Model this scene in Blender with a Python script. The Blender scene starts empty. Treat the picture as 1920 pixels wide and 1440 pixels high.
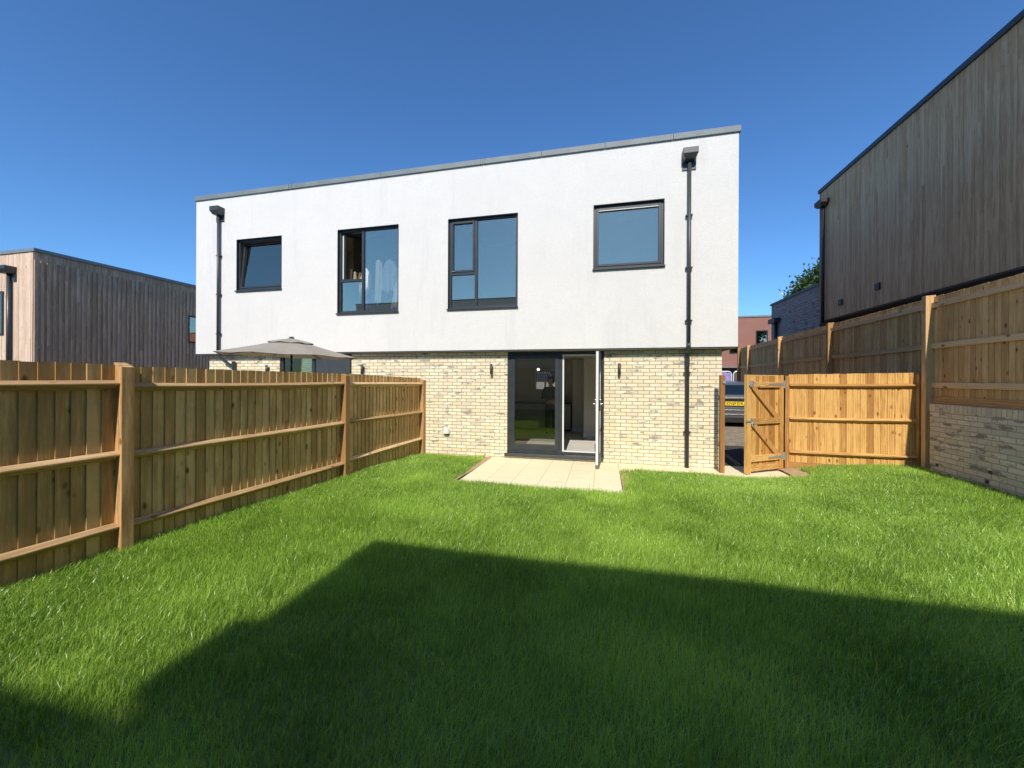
import bpy, bmesh, math, random
import numpy as np
from mathutils import Matrix, Vector
R = math.radians
random.seed(7); rng = np.random.default_rng(11)
S = bpy.context.scene
C = S.collection

# ------------------------------------------------------------------ camera, sky, sun, exposure
cd = bpy.data.cameras.new('camera'); cam = bpy.data.objects.new('camera', cd); C.objects.link(cam)
cd.sensor_width = 36; cd.lens = 730/1920*36; cd.shift_y = -8/1920
cd.clip_start = .05; cd.clip_end = 2000
cam.matrix_world = Matrix.Translation((0, 0, 1.71)) @ Matrix.Rotation(R(13.3), 4, 'Z') @ Matrix.Rotation(R(90), 4, 'X') @ Matrix.Rotation(.0045, 4, 'Z')
S.camera = cam
SUN = Vector((.030, -1, .87)).normalized()          # direction towards the sun
w = bpy.data.worlds.new('World'); S.world = w; w.use_nodes = True
nt = w.node_tree; bg = nt.nodes['Background']
sky = nt.nodes.new('ShaderNodeTexSky'); sky.sky_type = 'NISHITA'; sky.sun_disc = False
sky.sun_elevation = math.asin(SUN.z); sky.sun_rotation = math.atan2(SUN.x, SUN.y)
sky.altitude = 100; sky.air_density = 1.0; sky.dust_density = .35; sky.ozone_density = 3.2
mxs = nt.nodes.new('ShaderNodeMix'); mxs.data_type = 'RGBA'; mxs.blend_type = 'MULTIPLY'; mxs.inputs[0].default_value = 1
nt.links.new(sky.outputs[0], mxs.inputs[6]); mxs.inputs[7].default_value = (.64, 1.02, 1.38, 1)   # clear deep blue air
nt.links.new(mxs.outputs[2], bg.inputs[0]); bg.inputs[1].default_value = .127
sl = bpy.data.lights.new('sun', 'SUN'); sl.energy = 5.0; sl.angle = R(.53); sl.color = (1, .92, .79)
so = bpy.data.objects.new('sun', sl); C.objects.link(so); so.rotation_euler = (-SUN).to_track_quat('-Z', 'Y').to_euler()
S.view_settings.view_transform = 'Standard'; S.view_settings.look = 'None'
S.view_settings.exposure = 0.0; S.view_settings.gamma = 1
S.cycles.max_bounces = 10; S.cycles.diffuse_bounces = 6; S.cycles.transparent_max_bounces = 12
S.cycles.use_denoising = True

# ------------------------------------------------------------------ material helpers
class NT:
    def __init__(s, name):
        s.m = bpy.data.materials.new(name); s.m.use_nodes = True
        s.t = s.m.node_tree; s.b = s.t.nodes['Principled BSDF']; s.out = s.t.nodes['Material Output']
    def n(s, kind, **k):
        x = s.t.nodes.new('ShaderNode'+kind)
        for a, b in k.items():
            if a.startswith('i_'): x.inputs[a[2:].replace('_', ' ')].default_value = b
            else: setattr(x, a, b)
        return x
    def l(s, a, b): s.t.links.new(a, b)
    def coord(s, scale=(1, 1, 1), rot=(0, 0, 0), loc=(0, 0, 0)):
        c = s.n('TexCoord'); m = s.n('Mapping'); s.l(c.outputs['Object'], m.inputs[0])
        m.inputs['Scale'].default_value = scale; m.inputs['Rotation'].default_value = rot; m.inputs['Location'].default_value = loc
        return m.outputs[0]
    def noise(s, vec, scale, detail=4, rough=.55):
        n = s.n('TexNoise'); n.inputs['Scale'].default_value = scale; n.inputs['Detail'].default_value = detail
        n.inputs['Roughness'].default_value = rough; s.l(vec, n.inputs['Vector']); return n.outputs['Fac']
    def ramp(s, fac, stops):
        r = s.n('ValToRGB'); s.l(fac, r.inputs[0]); e = r.color_ramp.elements
        e[0].position, e[0].color = stops[0][0], tuple(stops[0][1])+(1,)
        e[1].position, e[1].color = stops[-1][0], tuple(stops[-1][1])+(1,)
        for p, c in stops[1:-1]:
            q = e.new(p); q.color = tuple(c)+(1,)
        return r.outputs[0]
    def mix(s, fac, a, b, mode='MIX'):
        x = s.n('Mix'); x.data_type = 'RGBA'; x.blend_type = mode
        for v, i in ((fac, 0), (a, 6), (b, 7)):
            if hasattr(v, 'default_value') or hasattr(v, 'links'): s.l(v, x.inputs[i])
            elif i == 0: x.inputs[0].default_value = v
            else: x.inputs[i].default_value = tuple(v)+(1,) if len(v) == 3 else v
        return x.outputs[2]
    def math(s, op, a, b=0, clamp=False):
        x = s.n('Math'); x.operation = op; x.use_clamp = clamp
        for v, i in ((a, 0), (b, 1)):
            if hasattr(v, 'links'): s.l(v, x.inputs[i])
            else: x.inputs[i].default_value = v
        return x.outputs[0]
    def bump(s, h, strength=.3, dist=.01):
        b = s.n('Bump'); b.inputs['Strength'].default_value = strength; b.inputs['Distance'].default_value = dist
        s.l(h, b.inputs['Height']); s.l(b.outputs[0], s.b.inputs['Normal'])
    def set(s, col=None, rough=None, metal=None, spec=None):
        if col is not None:
            if hasattr(col, 'links'): s.l(col, s.b.inputs['Base Color'])
            else: s.b.inputs['Base Color'].default_value = tuple(col)+(1,)
        if rough is not None: s.b.inputs['Roughness'].default_value = rough
        if metal is not None: s.b.inputs['Metallic'].default_value = metal
        if spec is not None: s.b.inputs['Specular IOR Level'].default_value = spec
        return s.m
M = {}
def plain(name, col, rough=.6, metal=0, nscale=12, amt=.12, bump=.0, spec=.5):
    t = NT(name); v = t.coord(); f = t.noise(v, nscale)
    c0 = [x*(1-amt) for x in col]; c1 = [min(1, x*(1+amt)) for x in col]
    t.set(t.ramp(f, [(.3, c0), (.7, c1)]), rough, metal, spec)
    if bump: t.bump(t.noise(v, nscale*8), bump, .004)
    M[name] = t.m; return t.m

def render_mat():
    t = NT('white_render'); v = t.coord()
    big = t.noise(v, .9, 5, .6); mid = t.noise(v, 4, 6, .7); fine = t.noise(v, 160, 3, .7)
    c = t.ramp(big, [(.3, (.68, .668, .645)), (.55, (.715, .70, .675)), (.75, (.73, .715, .685))])
    c = t.mix(t.ramp(mid, [(.42, (0, 0, 0)), (.72, (.55, .55, .55))]), c, (.655, .645, .62))
    vs = t.coord((3.5, 3.5, .5)); streak = t.noise(vs, 1.0, 5, .65)
    c = t.mix(t.ramp(streak, [(.55, (0, 0, 0)), (.72, (.42, .42, .42))]), c, (.56, .565, .56))
    c = t.mix(t.ramp(t.noise(v, 38, 3, .7), [(.42, (.35, .35, .35)), (.60, (0, 0, 0))]), c, (.60, .59, .565))
    blot = t.noise(v, 14, 6, .75)
    c = t.mix(t.math('MULTIPLY', t.ramp(blot, [(.62, (0, 0, 0)), (.68, (1, 1, 1))]), t.ramp(big, [(.5, (0, 0, 0)), (.62, (.5, .5, .5))])), c, (.50, .50, .49))
    t.set(c, .92, 0, .2)
    h = t.math('ADD', t.math('MULTIPLY', fine, .5), t.math('MULTIPLY', t.noise(v, 35, 5, .7), .8))
    t.bump(h, .8, .006); return t.m
M['white_render'] = render_mat()

def brick_mat(name, axis, base, dark, mortar, row=.075, bw=.225, off=.5, smudge=.715, mort=.010):
    t = NT(name)
    c = t.n('TexCoord'); sp = t.n('SeparateXYZ'); s2 = t.n('CombineXYZ')
    t.l(c.outputs['Object'], sp.inputs[0]); t.l(sp.outputs['XY'.index(axis)], s2.inputs[0]); t.l(sp.outputs[2], s2.inputs[1])
    v = s2.outputs[0]
    def bt(c1, c2, bias=0.0):
        b = t.n('TexBrick'); b.offset = off; b.inputs['Scale'].default_value = 1
        b.inputs['Brick Width'].default_value = bw; b.inputs['Row Height'].default_value = row
        b.inputs['Mortar Size'].default_value = mort*.5; b.inputs['Mortar Smooth'].default_value = .25; b.inputs['Bias'].default_value = bias
        b.inputs['Color1'].default_value = tuple(c1)+(1,); b.inputs['Color2'].default_value = tuple(c2)+(1,); b.inputs['Mortar'].default_value = (0, 0, 0, 1)
        t.l(v, b.inputs['Vector']); return b
    br = bt((0, 0, 0), (1, 1, 1))
    # slightly wobble the arrises
    rnd = br.outputs['Color']; fac = br.outputs['Fac']
    b0 = [x*.86 for x in base]; b1 = [base[0]*1.03, base[1]*.93, base[2]*.80]; b2 = [min(.8, x*1.14) for x in base]
    col = t.ramp(rnd, [(0.05, b0), (.3, base), (.5, b1), (.62, b2), (.95, base)])
    obj = c.outputs['Object']
    col = t.mix(t.ramp(t.noise(obj, 25, 5, .7), [(.35, (0, 0, 0)), (.75, (.5, .5, .5))]), col, [x*.78 for x in base])
    m = t.n('Mapping'); m.inputs['Scale'].default_value = (3.6, 3.6, 13); t.l(obj, m.inputs[0])
    sm = t.noise(m.outputs[0], 1.0, 5, .68); big = t.noise(obj, .9, 3, .6)
    sel = t.math('ADD', sm, t.math('ADD', t.math('MULTIPLY', rnd, .14), t.math('MULTIPLY', big, .12)))
    smf = t.ramp(sel, [(smudge, (0, 0, 0)), (smudge+.05, (.85, .85, .85))])
    col = t.mix(smf, col, dark)
    pale = t.noise(m.outputs[0], 1.9, 5, .6)
    col = t.mix(t.ramp(pale, [(.56, (0, 0, 0)), (.70, (.55, .55, .55))]), col, [x*.62+.10 for x in base])
    col = t.mix(t.ramp(rnd, [(.90, (0, 0, 0)), (.93, (.35, .35, .35))]), col, [base[0]*.55, base[1]*.56, base[2]*.66])
    mc = t.ramp(t.noise(obj, 9, 3), [(.3, [x*.85 for x in mortar]), (.7, mortar)])
    col = t.mix(fac, col, mc)
    t.set(col, .9, 0, .25)
    h = t.math('SUBTRACT', t.math('MULTIPLY', t.noise(obj, 60, 4, .7), .35), fac)
    t.bump(h, .6, .006)
    M[name] = t.m; return t.m
BUFF = (.79, .715, .545); SM = (.20, .18, .185); MOR = (.40, .30, .16)
brick_mat('buff_brick', 'X', BUFF, SM, MOR, mort=.015)
brick_mat('buff_brick_side', 'Y', BUFF, SM, MOR, mort=.015)
brick_mat('wall_brick_side', 'Y', (.66, .58, .46), (.18, .15, .14), (.42, .36, .28), row=.08, bw=.235, smudge=.665, mort=.016)
brick_mat('wall_coping_side', 'Y', (.62, .53, .41), (.3, .25, .21), (.38, .32, .24), row=.40, bw=.078, off=0, smudge=.78, mort=.012)
brick_mat('grey_brick_side', 'Y', (.38, .34, .33), (.10, .09, .09), (.24, .22, .21), row=.10, bw=.30, smudge=.71, mort=.02)
brick_mat('grey_brick', 'X', (.23, .21, .21), (.06, .055, .06), (.16, .15, .15), row=.10, bw=.30, smudge=.71, mort=.02)

def wood_mat(name, c0, c1, knot=(.10, .045, .015), grain='Z', green=0.0, knots=.5, amp=.55, spec=.25):
    """timber: per-board tint attribute, long grain, knots, faint preservative patches"""
    t = NT(name); sc = {'Z': (1, 1, .09), 'Y': (1, .09, 1), 'X': (.09, 1, 1)}[grain]
    a = t.n('Attribute'); a.attribute_name = 'tint'; tint = a.outputs['Fac']
    c = t.n('TexCoord'); ad = t.n('VectorMath'); ad.operation = 'ADD'; cx = t.n('CombineXYZ')
    t.l(t.math('MULTIPLY', tint, 37.0), cx.inputs[0]); t.l(t.math('MULTIPLY', tint, 53.0), cx.inputs[2]); t.l(t.math('MULTIPLY', tint, 91.0), cx.inputs[1])
    t.l(c.outputs['Object'], ad.inputs[0]); t.l(cx.outputs[0], ad.inputs[1])
    m = t.n('Mapping'); m.inputs['Scale'].default_value = sc; t.l(ad.outputs[0], m.inputs[0])
    g = t.noise(m.outputs[0], 55, 5, .65); g2 = t.noise(m.outputs[0], 11, 4, .6)
    f = t.math('ADD', t.math('MULTIPLY', g, amp), t.math('MULTIPLY', g2, 1-amp))
    f = t.math('ADD', f, t.math('MULTIPLY', t.math('SUBTRACT', tint, .5), .34))
    wv = t.n('TexWave'); wv.wave_type = 'BANDS'; wv.bands_direction = 'X' if grain == 'Z' else 'Z'; wv.inputs['Scale'].default_value = 9; wv.inputs['Distortion'].default_value = 9
    wv.inputs['Detail'].default_value = 3; wv.inputs['Detail Scale'].default_value = 1.1; t.l(m.outputs[0], wv.inputs['Vector'])
    f = t.math('ADD', f, t.math('MULTIPLY', t.math('SUBTRACT', wv.outputs['Fac'], .5), .16))
    col = t.ramp(f, [(.30, [x*.86 for x in c0]), (.42, c0), (.66, c1)])
    mk = t.n('Mapping'); mk.inputs['Scale'].default_value = tuple(1 if x == 1 else .55 for x in sc); t.l(ad.outputs[0], mk.inputs[0])
    vo = t.n('TexVoronoi'); vo.inputs['Scale'].default_value = 8.0; t.l(mk.outputs[0], vo.inputs['Vector'])
    kd = t.math('ADD', vo.outputs['Distance'], t.math('MULTIPLY', t.noise(c.outputs['Object'], 40, 3), .09))
    kf = t.ramp(kd, [(.12, (1, 1, 1)), (.26, (0, 0, 0))])
    sel = t.ramp(vo.outputs['Color'], [(1-knots-.02, (0, 0, 0)), (1-knots+.02, (1, 1, 1))])
    col = t.mix(t.math('MULTIPLY', kf, sel), col, knot)
    if green:
        col = t.mix(t.ramp(t.noise(c.outputs['Object'], 3.5, 4, .6), [(.42, (0, 0, 0)), (.7, (green,)*3)]), col, (.17, .17, .055))
    t.set(col, .72, 0, spec); t.bump(t.math('ADD', g, t.math('MULTIPLY', kf, -.3)), .35, .003)
    M[name] = t.m; return t.m
wood_mat('new_timber', (.42, .20, .055), (.70, .42, .14), knot=(.20, .085, .02))
wood_mat('new_timber_rail', (.42, .22, .07), (.70, .44, .17), knot=(.22, .10, .03), grain='X')
wood_mat('new_timber_post', (.33, .155, .05), (.56, .30, .11), knot=(.15, .06, .02))
wood_mat('fence_board', (.50, .30, .115), (.74, .50, .225), knot=(.13, .06, .02), green=.28)
wood_mat('fence_rail', (.46, .30, .15), (.70, .50, .29), knot=(.2, .1, .04), grain='Y')
wood_mat('fence_post', (.38, .215, .085), (.66, .42, .20), knot=(.16, .07, .02))
wood_mat('tall_board', (.50, .30, .13), (.68, .45, .22), knot=(.10, .05, .03), green=.2)
wood_mat('tall_rail', (.50, .33, .17), (.66, .46, .27), knot=(.12, .06, .03), grain='Y')
wood_mat('gravel_board', (.36, .19, .07), (.52, .30, .12), knot=(.08, .03, .02), grain='Y')
wood_mat('pink_cladding', (.56, .40, .285), (.76, .59, .45), knot=(.35, .24, .17), knots=.3)
wood_mat('dark_cladding', (.42, .27, .165), (.60, .42, .28), knot=(.12, .09, .08), knots=.1)
wood_mat('brown_cladding', (.58, .33, .17), (.74, .47, .27), knot=(.13, .09, .07), knots=.1)

plain('anthracite', (.030, .036, .042), .38, 0, 6, .15)
plain('anthracite_light', (.045, .052, .058), .42, 0, 6, .15)
plain('soffit', (.10, .105, .11), .7)
plain('trim_metal', (.17, .20, .21), .6, .0, 3, .12)
plain('trim_dark', (.05, .06, .07), .5, .2, 3, .12)
plain('white_upvc', (.72, .72, .71), .35, 0, 5, .03)
plain('interior_wall', (.66, .63, .55), .8, 0, 3, .04)
plain('interior_dark', (.55, .53, .48), .8, 0, 3, .04)
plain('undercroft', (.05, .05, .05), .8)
plain('interior_floor', (.66, .65, .60), .5, 0, 4, .1)
plain('kitchen_front', (.30, .30, .29), .4, 0, 3, .04)
plain('worktop', (.05, .05, .05), .3, 0, 30, .3)
plain('galvanised', (.55, .57, .58), .38, .7, 30, .15)
plain('chrome', (.6, .6, .62), .2, .9)
plain('canvas', (.31, .28, .235), .85, 0, 8, .07, .2)
plain('black_plastic', (.02, .02, .022), .5)
plain('red_render', (.27, .125, .095), .8, 0, 1.2, .07)
plain('shadow_asphalt', (.055, .053, .05), .9, 0, 40, .3, .4)
plain('paving_brown', (.26, .22, .17), .9, 0, 7, .3, .4)
plain('base_earth', (.12, .10, .07), .95, 0, 2, .3, .4)
plain('roof_felt', (.09, .09, .095), .9, 0, 2, .2)
plain('cloth_white', (.86, .87, .88), .9, 0, 15, .1)
plain('cloth_blue', (.17, .22, .55), .9, 0, 15, .25)
plain('cloth_pale', (.50, .60, .64), .9, 0, 15, .15)
plain('cloth_tan', (.42, .36, .28), .9, 0, 15, .2)
plain('cloth_purple', (.27, .23, .50), .8, 0, 9, .25)
plain('skin', (.45, .27, .19), .6, 0, 20, .05)
plain('dark_cloth', (.035, .037, .042), .9)
plain('grey_cloth', (.07, .075, .08), .9)
plain('hair', (.02, .015, .012), .7)
plain('car_paint', (.15, .165, .18), .25, .5, 5, .05)
plain('car_trim', (.015, .015, .016), .5)
plain('car_silver', (.6, .6, .6), .25, .8)
plain('rubber', (.015, .015, .015), .8)
plain('red_lamp', (.45, .02, .02), .2)
plain('bark', (.12, .09, .06), .9, 0, 20, .3, .5)

def paving():
    t = NT('sand_paving'); v = t.coord()
    b = t.n('TexBrick'); b.offset = .5; b.inputs['Scale'].default_value = 1
    mp = t.coord((1, 1, 1), (0, 0, R(90)), (0, 0, 0))
    c = t.n('TexCoord'); sp = t.n('SeparateXYZ'); cb = t.n('CombineXYZ'); t.l(c.outputs['Object'], sp.inputs[0])
    t.l(t.math('ADD', sp.outputs[1], .0), cb.inputs[0]); t.l(t.math('ADD', sp.outputs[0], 2.41+.45*20), cb.inputs[1])
    b.inputs['Brick Width'].default_value = .6; b.inputs['Row Height'].default_value = .45
    b.inputs['Mortar Size'].default_value = .006; b.inputs['Mortar Smooth'].default_value = .2
    b.inputs['Color1'].default_value = (.80, .73, .48, 1); b.inputs['Color2'].default_value = (.84, .77, .52, 1); b.inputs['Mortar'].default_value = (.56, .47, .29, 1)
    t.l(cb.outputs[0], b.inputs['Vector'])
    col = t.mix(t.ramp(t.noise(v, 5, 5, .7), [(.4, (0, 0, 0)), (.75, (.6, .6, .6))]), b.outputs['Color'], (.76, .65, .43))
    col = t.mix(t.ramp(t.noise(v, 90, 3, .8), [(.5, (0, 0, 0)), (.8, (.5, .5, .5))]), col, (.66, .55, .37))
    t.set(col, .9, 0, .2)
    t.bump(t.math('SUBTRACT', t.math('MULTIPLY', t.noise(v, 120, 3), .3), b.outputs['Fac']), .5, .004)
    M['sand_paving'] = t.m
paving()

def glass_mat(name, refl=.35, tint=(.80, .84, .86)):
    t = NT(name); t.t.nodes.remove(t.b)
    g = t.n('BsdfGlossy'); g.inputs['Roughness'].default_value = 0.0; g.inputs['Color'].default_value = (1, .88, .66, 1)
    tr = t.n('BsdfTransparent'); tr.inputs['Color'].default_value = tuple(tint)+(1,)
    fr = t.n('Fresnel'); fr.inputs['IOR'].default_value = 1.5
    mx = t.n('MixShader'); f = t.math('ADD', t.math('MULTIPLY', fr.outputs[0], 1.2), refl, True)
    t.l(f, mx.inputs[0]); t.l(tr.outputs[0], mx.inputs[1]); t.l(g.outputs[0], mx.inputs[2])
    t.l(mx.outputs[0], t.out.inputs['Surface']); M[name] = t.m
glass_mat('window_glass', .24, (.94, .95, .95)); glass_mat('door_glass', .03, (.95, .97, .95)); glass_mat('car_glass', .12, (.10, .11, .12))
def frosted():
    t = NT('blind_fabric'); t.set((.30, .35, .42), .6); M['blind_fabric'] = t.m
frosted()
def emis(name, col, s):
    t = NT(name); t.b.inputs['Emission Color'].default_value = tuple(col)+(1,); t.b.inputs['Emission Strength'].default_value = s; M[name] = t.m
emis('lit_bulb', (1, .9, .75), 8)

def leafy(name, c0, c1, nscale, trans=.35, attr=True):
    t = NT(name); t.t.nodes.remove(t.b)
    a = t.n('Attribute'); a.attribute_name = 'tint'
    v = t.coord(); f = t.math('ADD', t.math('MULTIPLY', t.noise(v, nscale, 4, .6), .6), t.math('MULTIPLY', a.outputs['Fac'], .4))
    col = t.ramp(f, [(.28, c0), (.72, c1)])
    d = t.n('BsdfDiffuse'); tl = t.n('BsdfTranslucent'); g = t.n('BsdfGlossy'); g.inputs['Roughness'].default_value = .36
    g.inputs['Color'].default_value = (.8, .85, .7, 1)
    t.l(col, d.inputs[0]); t.l(col, tl.inputs[0])
    m1 = t.n('MixShader'); m1.inputs[0].default_value = trans; t.l(d.outputs[0], m1.inputs[1]); t.l(tl.outputs[0], m1.inputs[2])
    m2 = t.n('MixShader'); m2.inputs[0].default_value = .055; t.l(m1.outputs[0], m2.inputs[1]); t.l(g.outputs[0], m2.inputs[2])
    t.l(m2.outputs[0], t.out.inputs['Surface']); M[name] = t.m
leafy('grass_blade', (.12, .265, .02), (.50, .72, .13), 1.4, .42)
leafy('tree_leaf', (.035, .075, .018), (.12, .19, .05), 2.0)

# ------------------------------------------------------------------ mesh helpers
class MB:
    def __init__(s): s.v = []; s.f = []; s.t = []; s.m = []; s.p = []
    def quadbox(s, P, tint=None, mi=0):
        """P: 8 points, bottom ring then top ring (counter-clockwise)"""
        s.p.append((len(s.v), len(s.f))); b = len(s.v); s.v += [tuple(p) for p in P]; tt = random.random() if tint is None else tint
        for q in ((3, 2, 1, 0), (4, 5, 6, 7), (0, 1, 5, 4), (1, 2, 6, 5), (2, 3, 7, 6), (3, 0, 4, 7)):
            s.f.append(tuple(b+i for i in q)); s.t.append(tt); s.m.append(mi)
        return s
    def box(s, x0, x1, y0, y1, z0, z1, tint=None, mi=0):
        return s.quadbox([(x0, y0, z0), (x1, y0, z0), (x1, y1, z0), (x0, y1, z0), (x0, y0, z1), (x1, y0, z1), (x1, y1, z1), (x0, y1, z1)], tint, mi)
    def poly(s, pts, faces, tint=None, mi=0):
        s.p.append((len(s.v), len(s.f))); b = len(s.v); s.v += [tuple(p) for p in pts]; tt = random.random() if tint is None else tint
        for q in faces: s.f.append(tuple(b+i for i in q)); s.t.append(tt); s.m.append(mi)
        return s
    def prism(s, prof, a, b, tint=None, mi=0):
        """profile (list of (p,q)) mapped by functions a,b -> 3D at both ends"""
        n = len(prof); A = [a(*p) for p in prof]; B = [b(*p) for p in prof]
        fs = [tuple(range(n))[::-1], tuple(range(n, 2*n))]+[(i, (i+1) % n, n+(i+1) % n, n+i) for i in range(n)]
        return s.poly(A+B, fs, tint, mi)
    def tube(s, pts, r, seg=10, tint=None, mi=0, cap=True):
        pts = [Vector(p) for p in pts]; rs = r if isinstance(r, (list, tuple)) else [r]*len(pts); rings = []
        up0 = Vector((0, 0, 1))
        for i, p in enumerate(pts):
            d = (pts[min(i+1, len(pts)-1)]-pts[max(i-1, 0)]).normalized()
            a = d.cross(up0) if abs(d.z) < .95 else d.cross(Vector((0, 1, 0)))
            a.normalize(); c = d.cross(a).normalized()
            rings.append([p+(a*math.cos(k*2*math.pi/seg)+c*math.sin(k*2*math.pi/seg))*rs[i] for k in range(seg)])
        V = [q for r_ in rings for q in r_]; F = []
        for i in range(len(pts)-1):
            for k in range(seg):
                F.append((i*seg+k, i*seg+(k+1) % seg, (i+1)*seg+(k+1) % seg, (i+1)*seg+k))
        if cap: F += [tuple(range(seg))[::-1], tuple(range((len(pts)-1)*seg, len(pts)*seg))]
        return s.poly(V, F, tint, mi)
    def each(s, name, mat, parent=None, **k):
        """one object per piece"""
        out = []; P = s.p+[(len(s.v), len(s.f))]
        for (a, fa), (b, fb) in zip(P[:-1], P[1:]):
            m = MB(); m.v = s.v[a:b]; m.f = [tuple(i-a for i in f) for f in s.f[fa:fb]]; m.t = s.t[fa:fb]; m.m = s.m[fa:fb]; out.append(m.build(name, mat, parent, **k))
        return out
    def build(s, name, mat, parent=None, bevel=0, smooth=False, origin=None):
        me = bpy.data.meshes.new(name); me.from_pydata(s.v, [], s.f)
        mats = mat if isinstance(mat, (list, tuple)) else [mat]
        for m in mats: me.materials.append(M[m] if isinstance(m, str) else m)
        at = me.attributes.new('tint', 'FLOAT', 'FACE'); at.data.foreach_set('value', np.array(s.t, dtype=np.float32))
        me.polygons.foreach_set('material_index', np.array(s.m, dtype=np.int32))
        bm = bmesh.new(); bm.from_mesh(me); bmesh.ops.recalc_face_normals(bm, faces=bm.faces); bm.to_mesh(me); bm.free()
        if smooth: me.polygons.foreach_set('use_smooth', [True]*len(me.polygons))
        o = bpy.data.objects.new(name, me); C.objects.link(o)
        if parent is not None: attach(o, parent)
        if bevel:
            b = o.modifiers.new('bevel', 'BEVEL'); b.width = bevel; b.segments = 2; b.limit_method = 'ANGLE'; b.angle_limit = R(40)
        return o
def attach(o, p):
    o.parent = p; o.matrix_parent_inverse = world(p).inverted()
def world(o):
    m = o.matrix_basis.copy()
    if o.parent is not None: m = world(o.parent) @ o.matrix_parent_inverse @ m
    return m
def thing(name, label, cat, loc=(0, 0, 0), group=None):
    o = bpy.data.objects.new(name, None); C.objects.link(o); o.location = loc; o.empty_display_size = .2
    return tag(o, label, cat, group)
def tag(o, label, cat, group=None):
    o['label'] = label; o['category'] = cat
    if group: o['group'] = group
    return o
def struct(o): o['kind'] = 'structure'; return o
def wallmesh(mb, axis, a0, a1, z0, z1, f, b, holes, ztop=None, mi=0):
    """wall slab in plane 'axis' (X: runs along x, front y=f, back y=b), rectangular holes (a0,a1,z0,z1), real reveals"""
    As = sorted({a0, a1}|{h[0] for h in holes}|{h[1] for h in holes}); Zs = sorted({z0, z1}|{h[2] for h in holes}|{h[3] for h in holes})
    As = [a for a in As if a0 <= a <= a1]; Zs = [z for z in Zs if z0 <= z <= z1]
    P = (lambda a, d, z: (a, d, z)) if axis == 'X' else (lambda a, d, z: (d, a, z))
    inh = lambda i, j: any(h[0] <= (As[i]+As[i+1])/2 <= h[1] and h[2] <= (Zs[j]+Zs[j+1])/2 <= h[3] for h in holes)
    for i in range(len(As)-1):
        for j in range(len(Zs)-1):
            if inh(i, j): continue
            for d in (f, b): mb.poly([P(As[i], d, Zs[j]), P(As[i+1], d, Zs[j]), P(As[i+1], d, Zs[j+1]), P(As[i], d, Zs[j+1])], [(0, 1, 2, 3)], .5, mi)
            for (di, dj, pts) in ((-1, 0, [(As[i], Zs[j]), (As[i], Zs[j+1])]), (1, 0, [(As[i+1], Zs[j]), (As[i+1], Zs[j+1])]), (0, -1, [(As[i], Zs[j]), (As[i+1], Zs[j])]), (0, 1, [(As[i], Zs[j+1]), (As[i+1], Zs[j+1])])):
                I, J = i+di, j+dj
                if not (0 <= I < len(As)-1 and 0 <= J < len(Zs)-1) or inh(I, J):
                    (p, q) = pts; mb.poly([P(p[0], f, p[1]), P(q[0], f, q[1]), P(q[0], b, q[1]), P(p[0], b, p[1])], [(0, 1, 2, 3)], .5, mi)
    return mb
def weld(o):
    bm = bmesh.new(); bm.from_mesh(o.data); bmesh.ops.remove_doubles(bm, verts=bm.verts, dist=1e-5); bmesh.ops.recalc_face_normals(bm, faces=bm.faces); bm.to_mesh(o.data); bm.free()
    return o

# ------------------------------------------------------------------ terrain
LF = lambda v: -4.58+.081*(v-2.8)            # left fence board plane
RF = lambda v: 5.40+.04*(v-8.18)             # right fence / wall face
def lawn_z(u, v):
    s = np.clip((u-2.6)/(5.3-2.6), 0, 1); s = s*s*(3-2*s); k = np.clip((8.9-v)/.6, 0, 1)
    e = np.clip((v-6.2)/1.6, 0, 1)
    return .035+.15*s*k-.045*e*(1-s)+.012*np.sin(u*1.7+v*.9)*np.sin(v*1.3-u*.6)
mb = MB(); mb.poly([(-900, -900, -.12), (900, -900, -.12), (900, 900, -.12), (-900, 900, -.12)], [(0, 1, 2, 3)])
struct(mb.build('ground', 'base_earth'))
# lawn soil sheet
nu, nv = 60, 60; pts = []; fs = []
for j in range(nv+1):
    v = -3.9+(8.7+3.9)*j/nv
    for i in range(nu+1):
        u = LF(v)-.10+(RF(v)-LF(v)+.12)*i/nu; pts.append((u, v, float(lawn_z(u, v))-.012))
for j in range(nv):
    for i in range(nu):
        a = j*(nu+1)+i; u, v = pts[a][0], pts[a][1]; U, V = pts[a+nu+2][0], pts[a+nu+2][1]
        if -2.47 < (u+U)/2 < .36 and (v+V)/2 > 5.92: continue
        if (u+U)/2 < 3.34 and (u+U)/2 > .2 and (v+V)/2 > 7.8: continue
        if (v+V)/2 > 8.45 and (u+U)/2 < 3.4: continue
        fs.append((a, a+1, a+nu+2, a+nu+1))
t = NT('lawn_soil'); v = t.coord(); t.set(t.ramp(t.noise(v, 18, 5, .7), [(.3, (.09, .12, .03)), (.55, (.16, .19, .05)), (.75, (.24, .22, .10))]), .95); t.bump(t.noise(v, 60), .5, .01); M['lawn_soil'] = t.m
struct(MB().poly(pts, fs).build('lawn_soil', 'lawn_soil', smooth=True))
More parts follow.
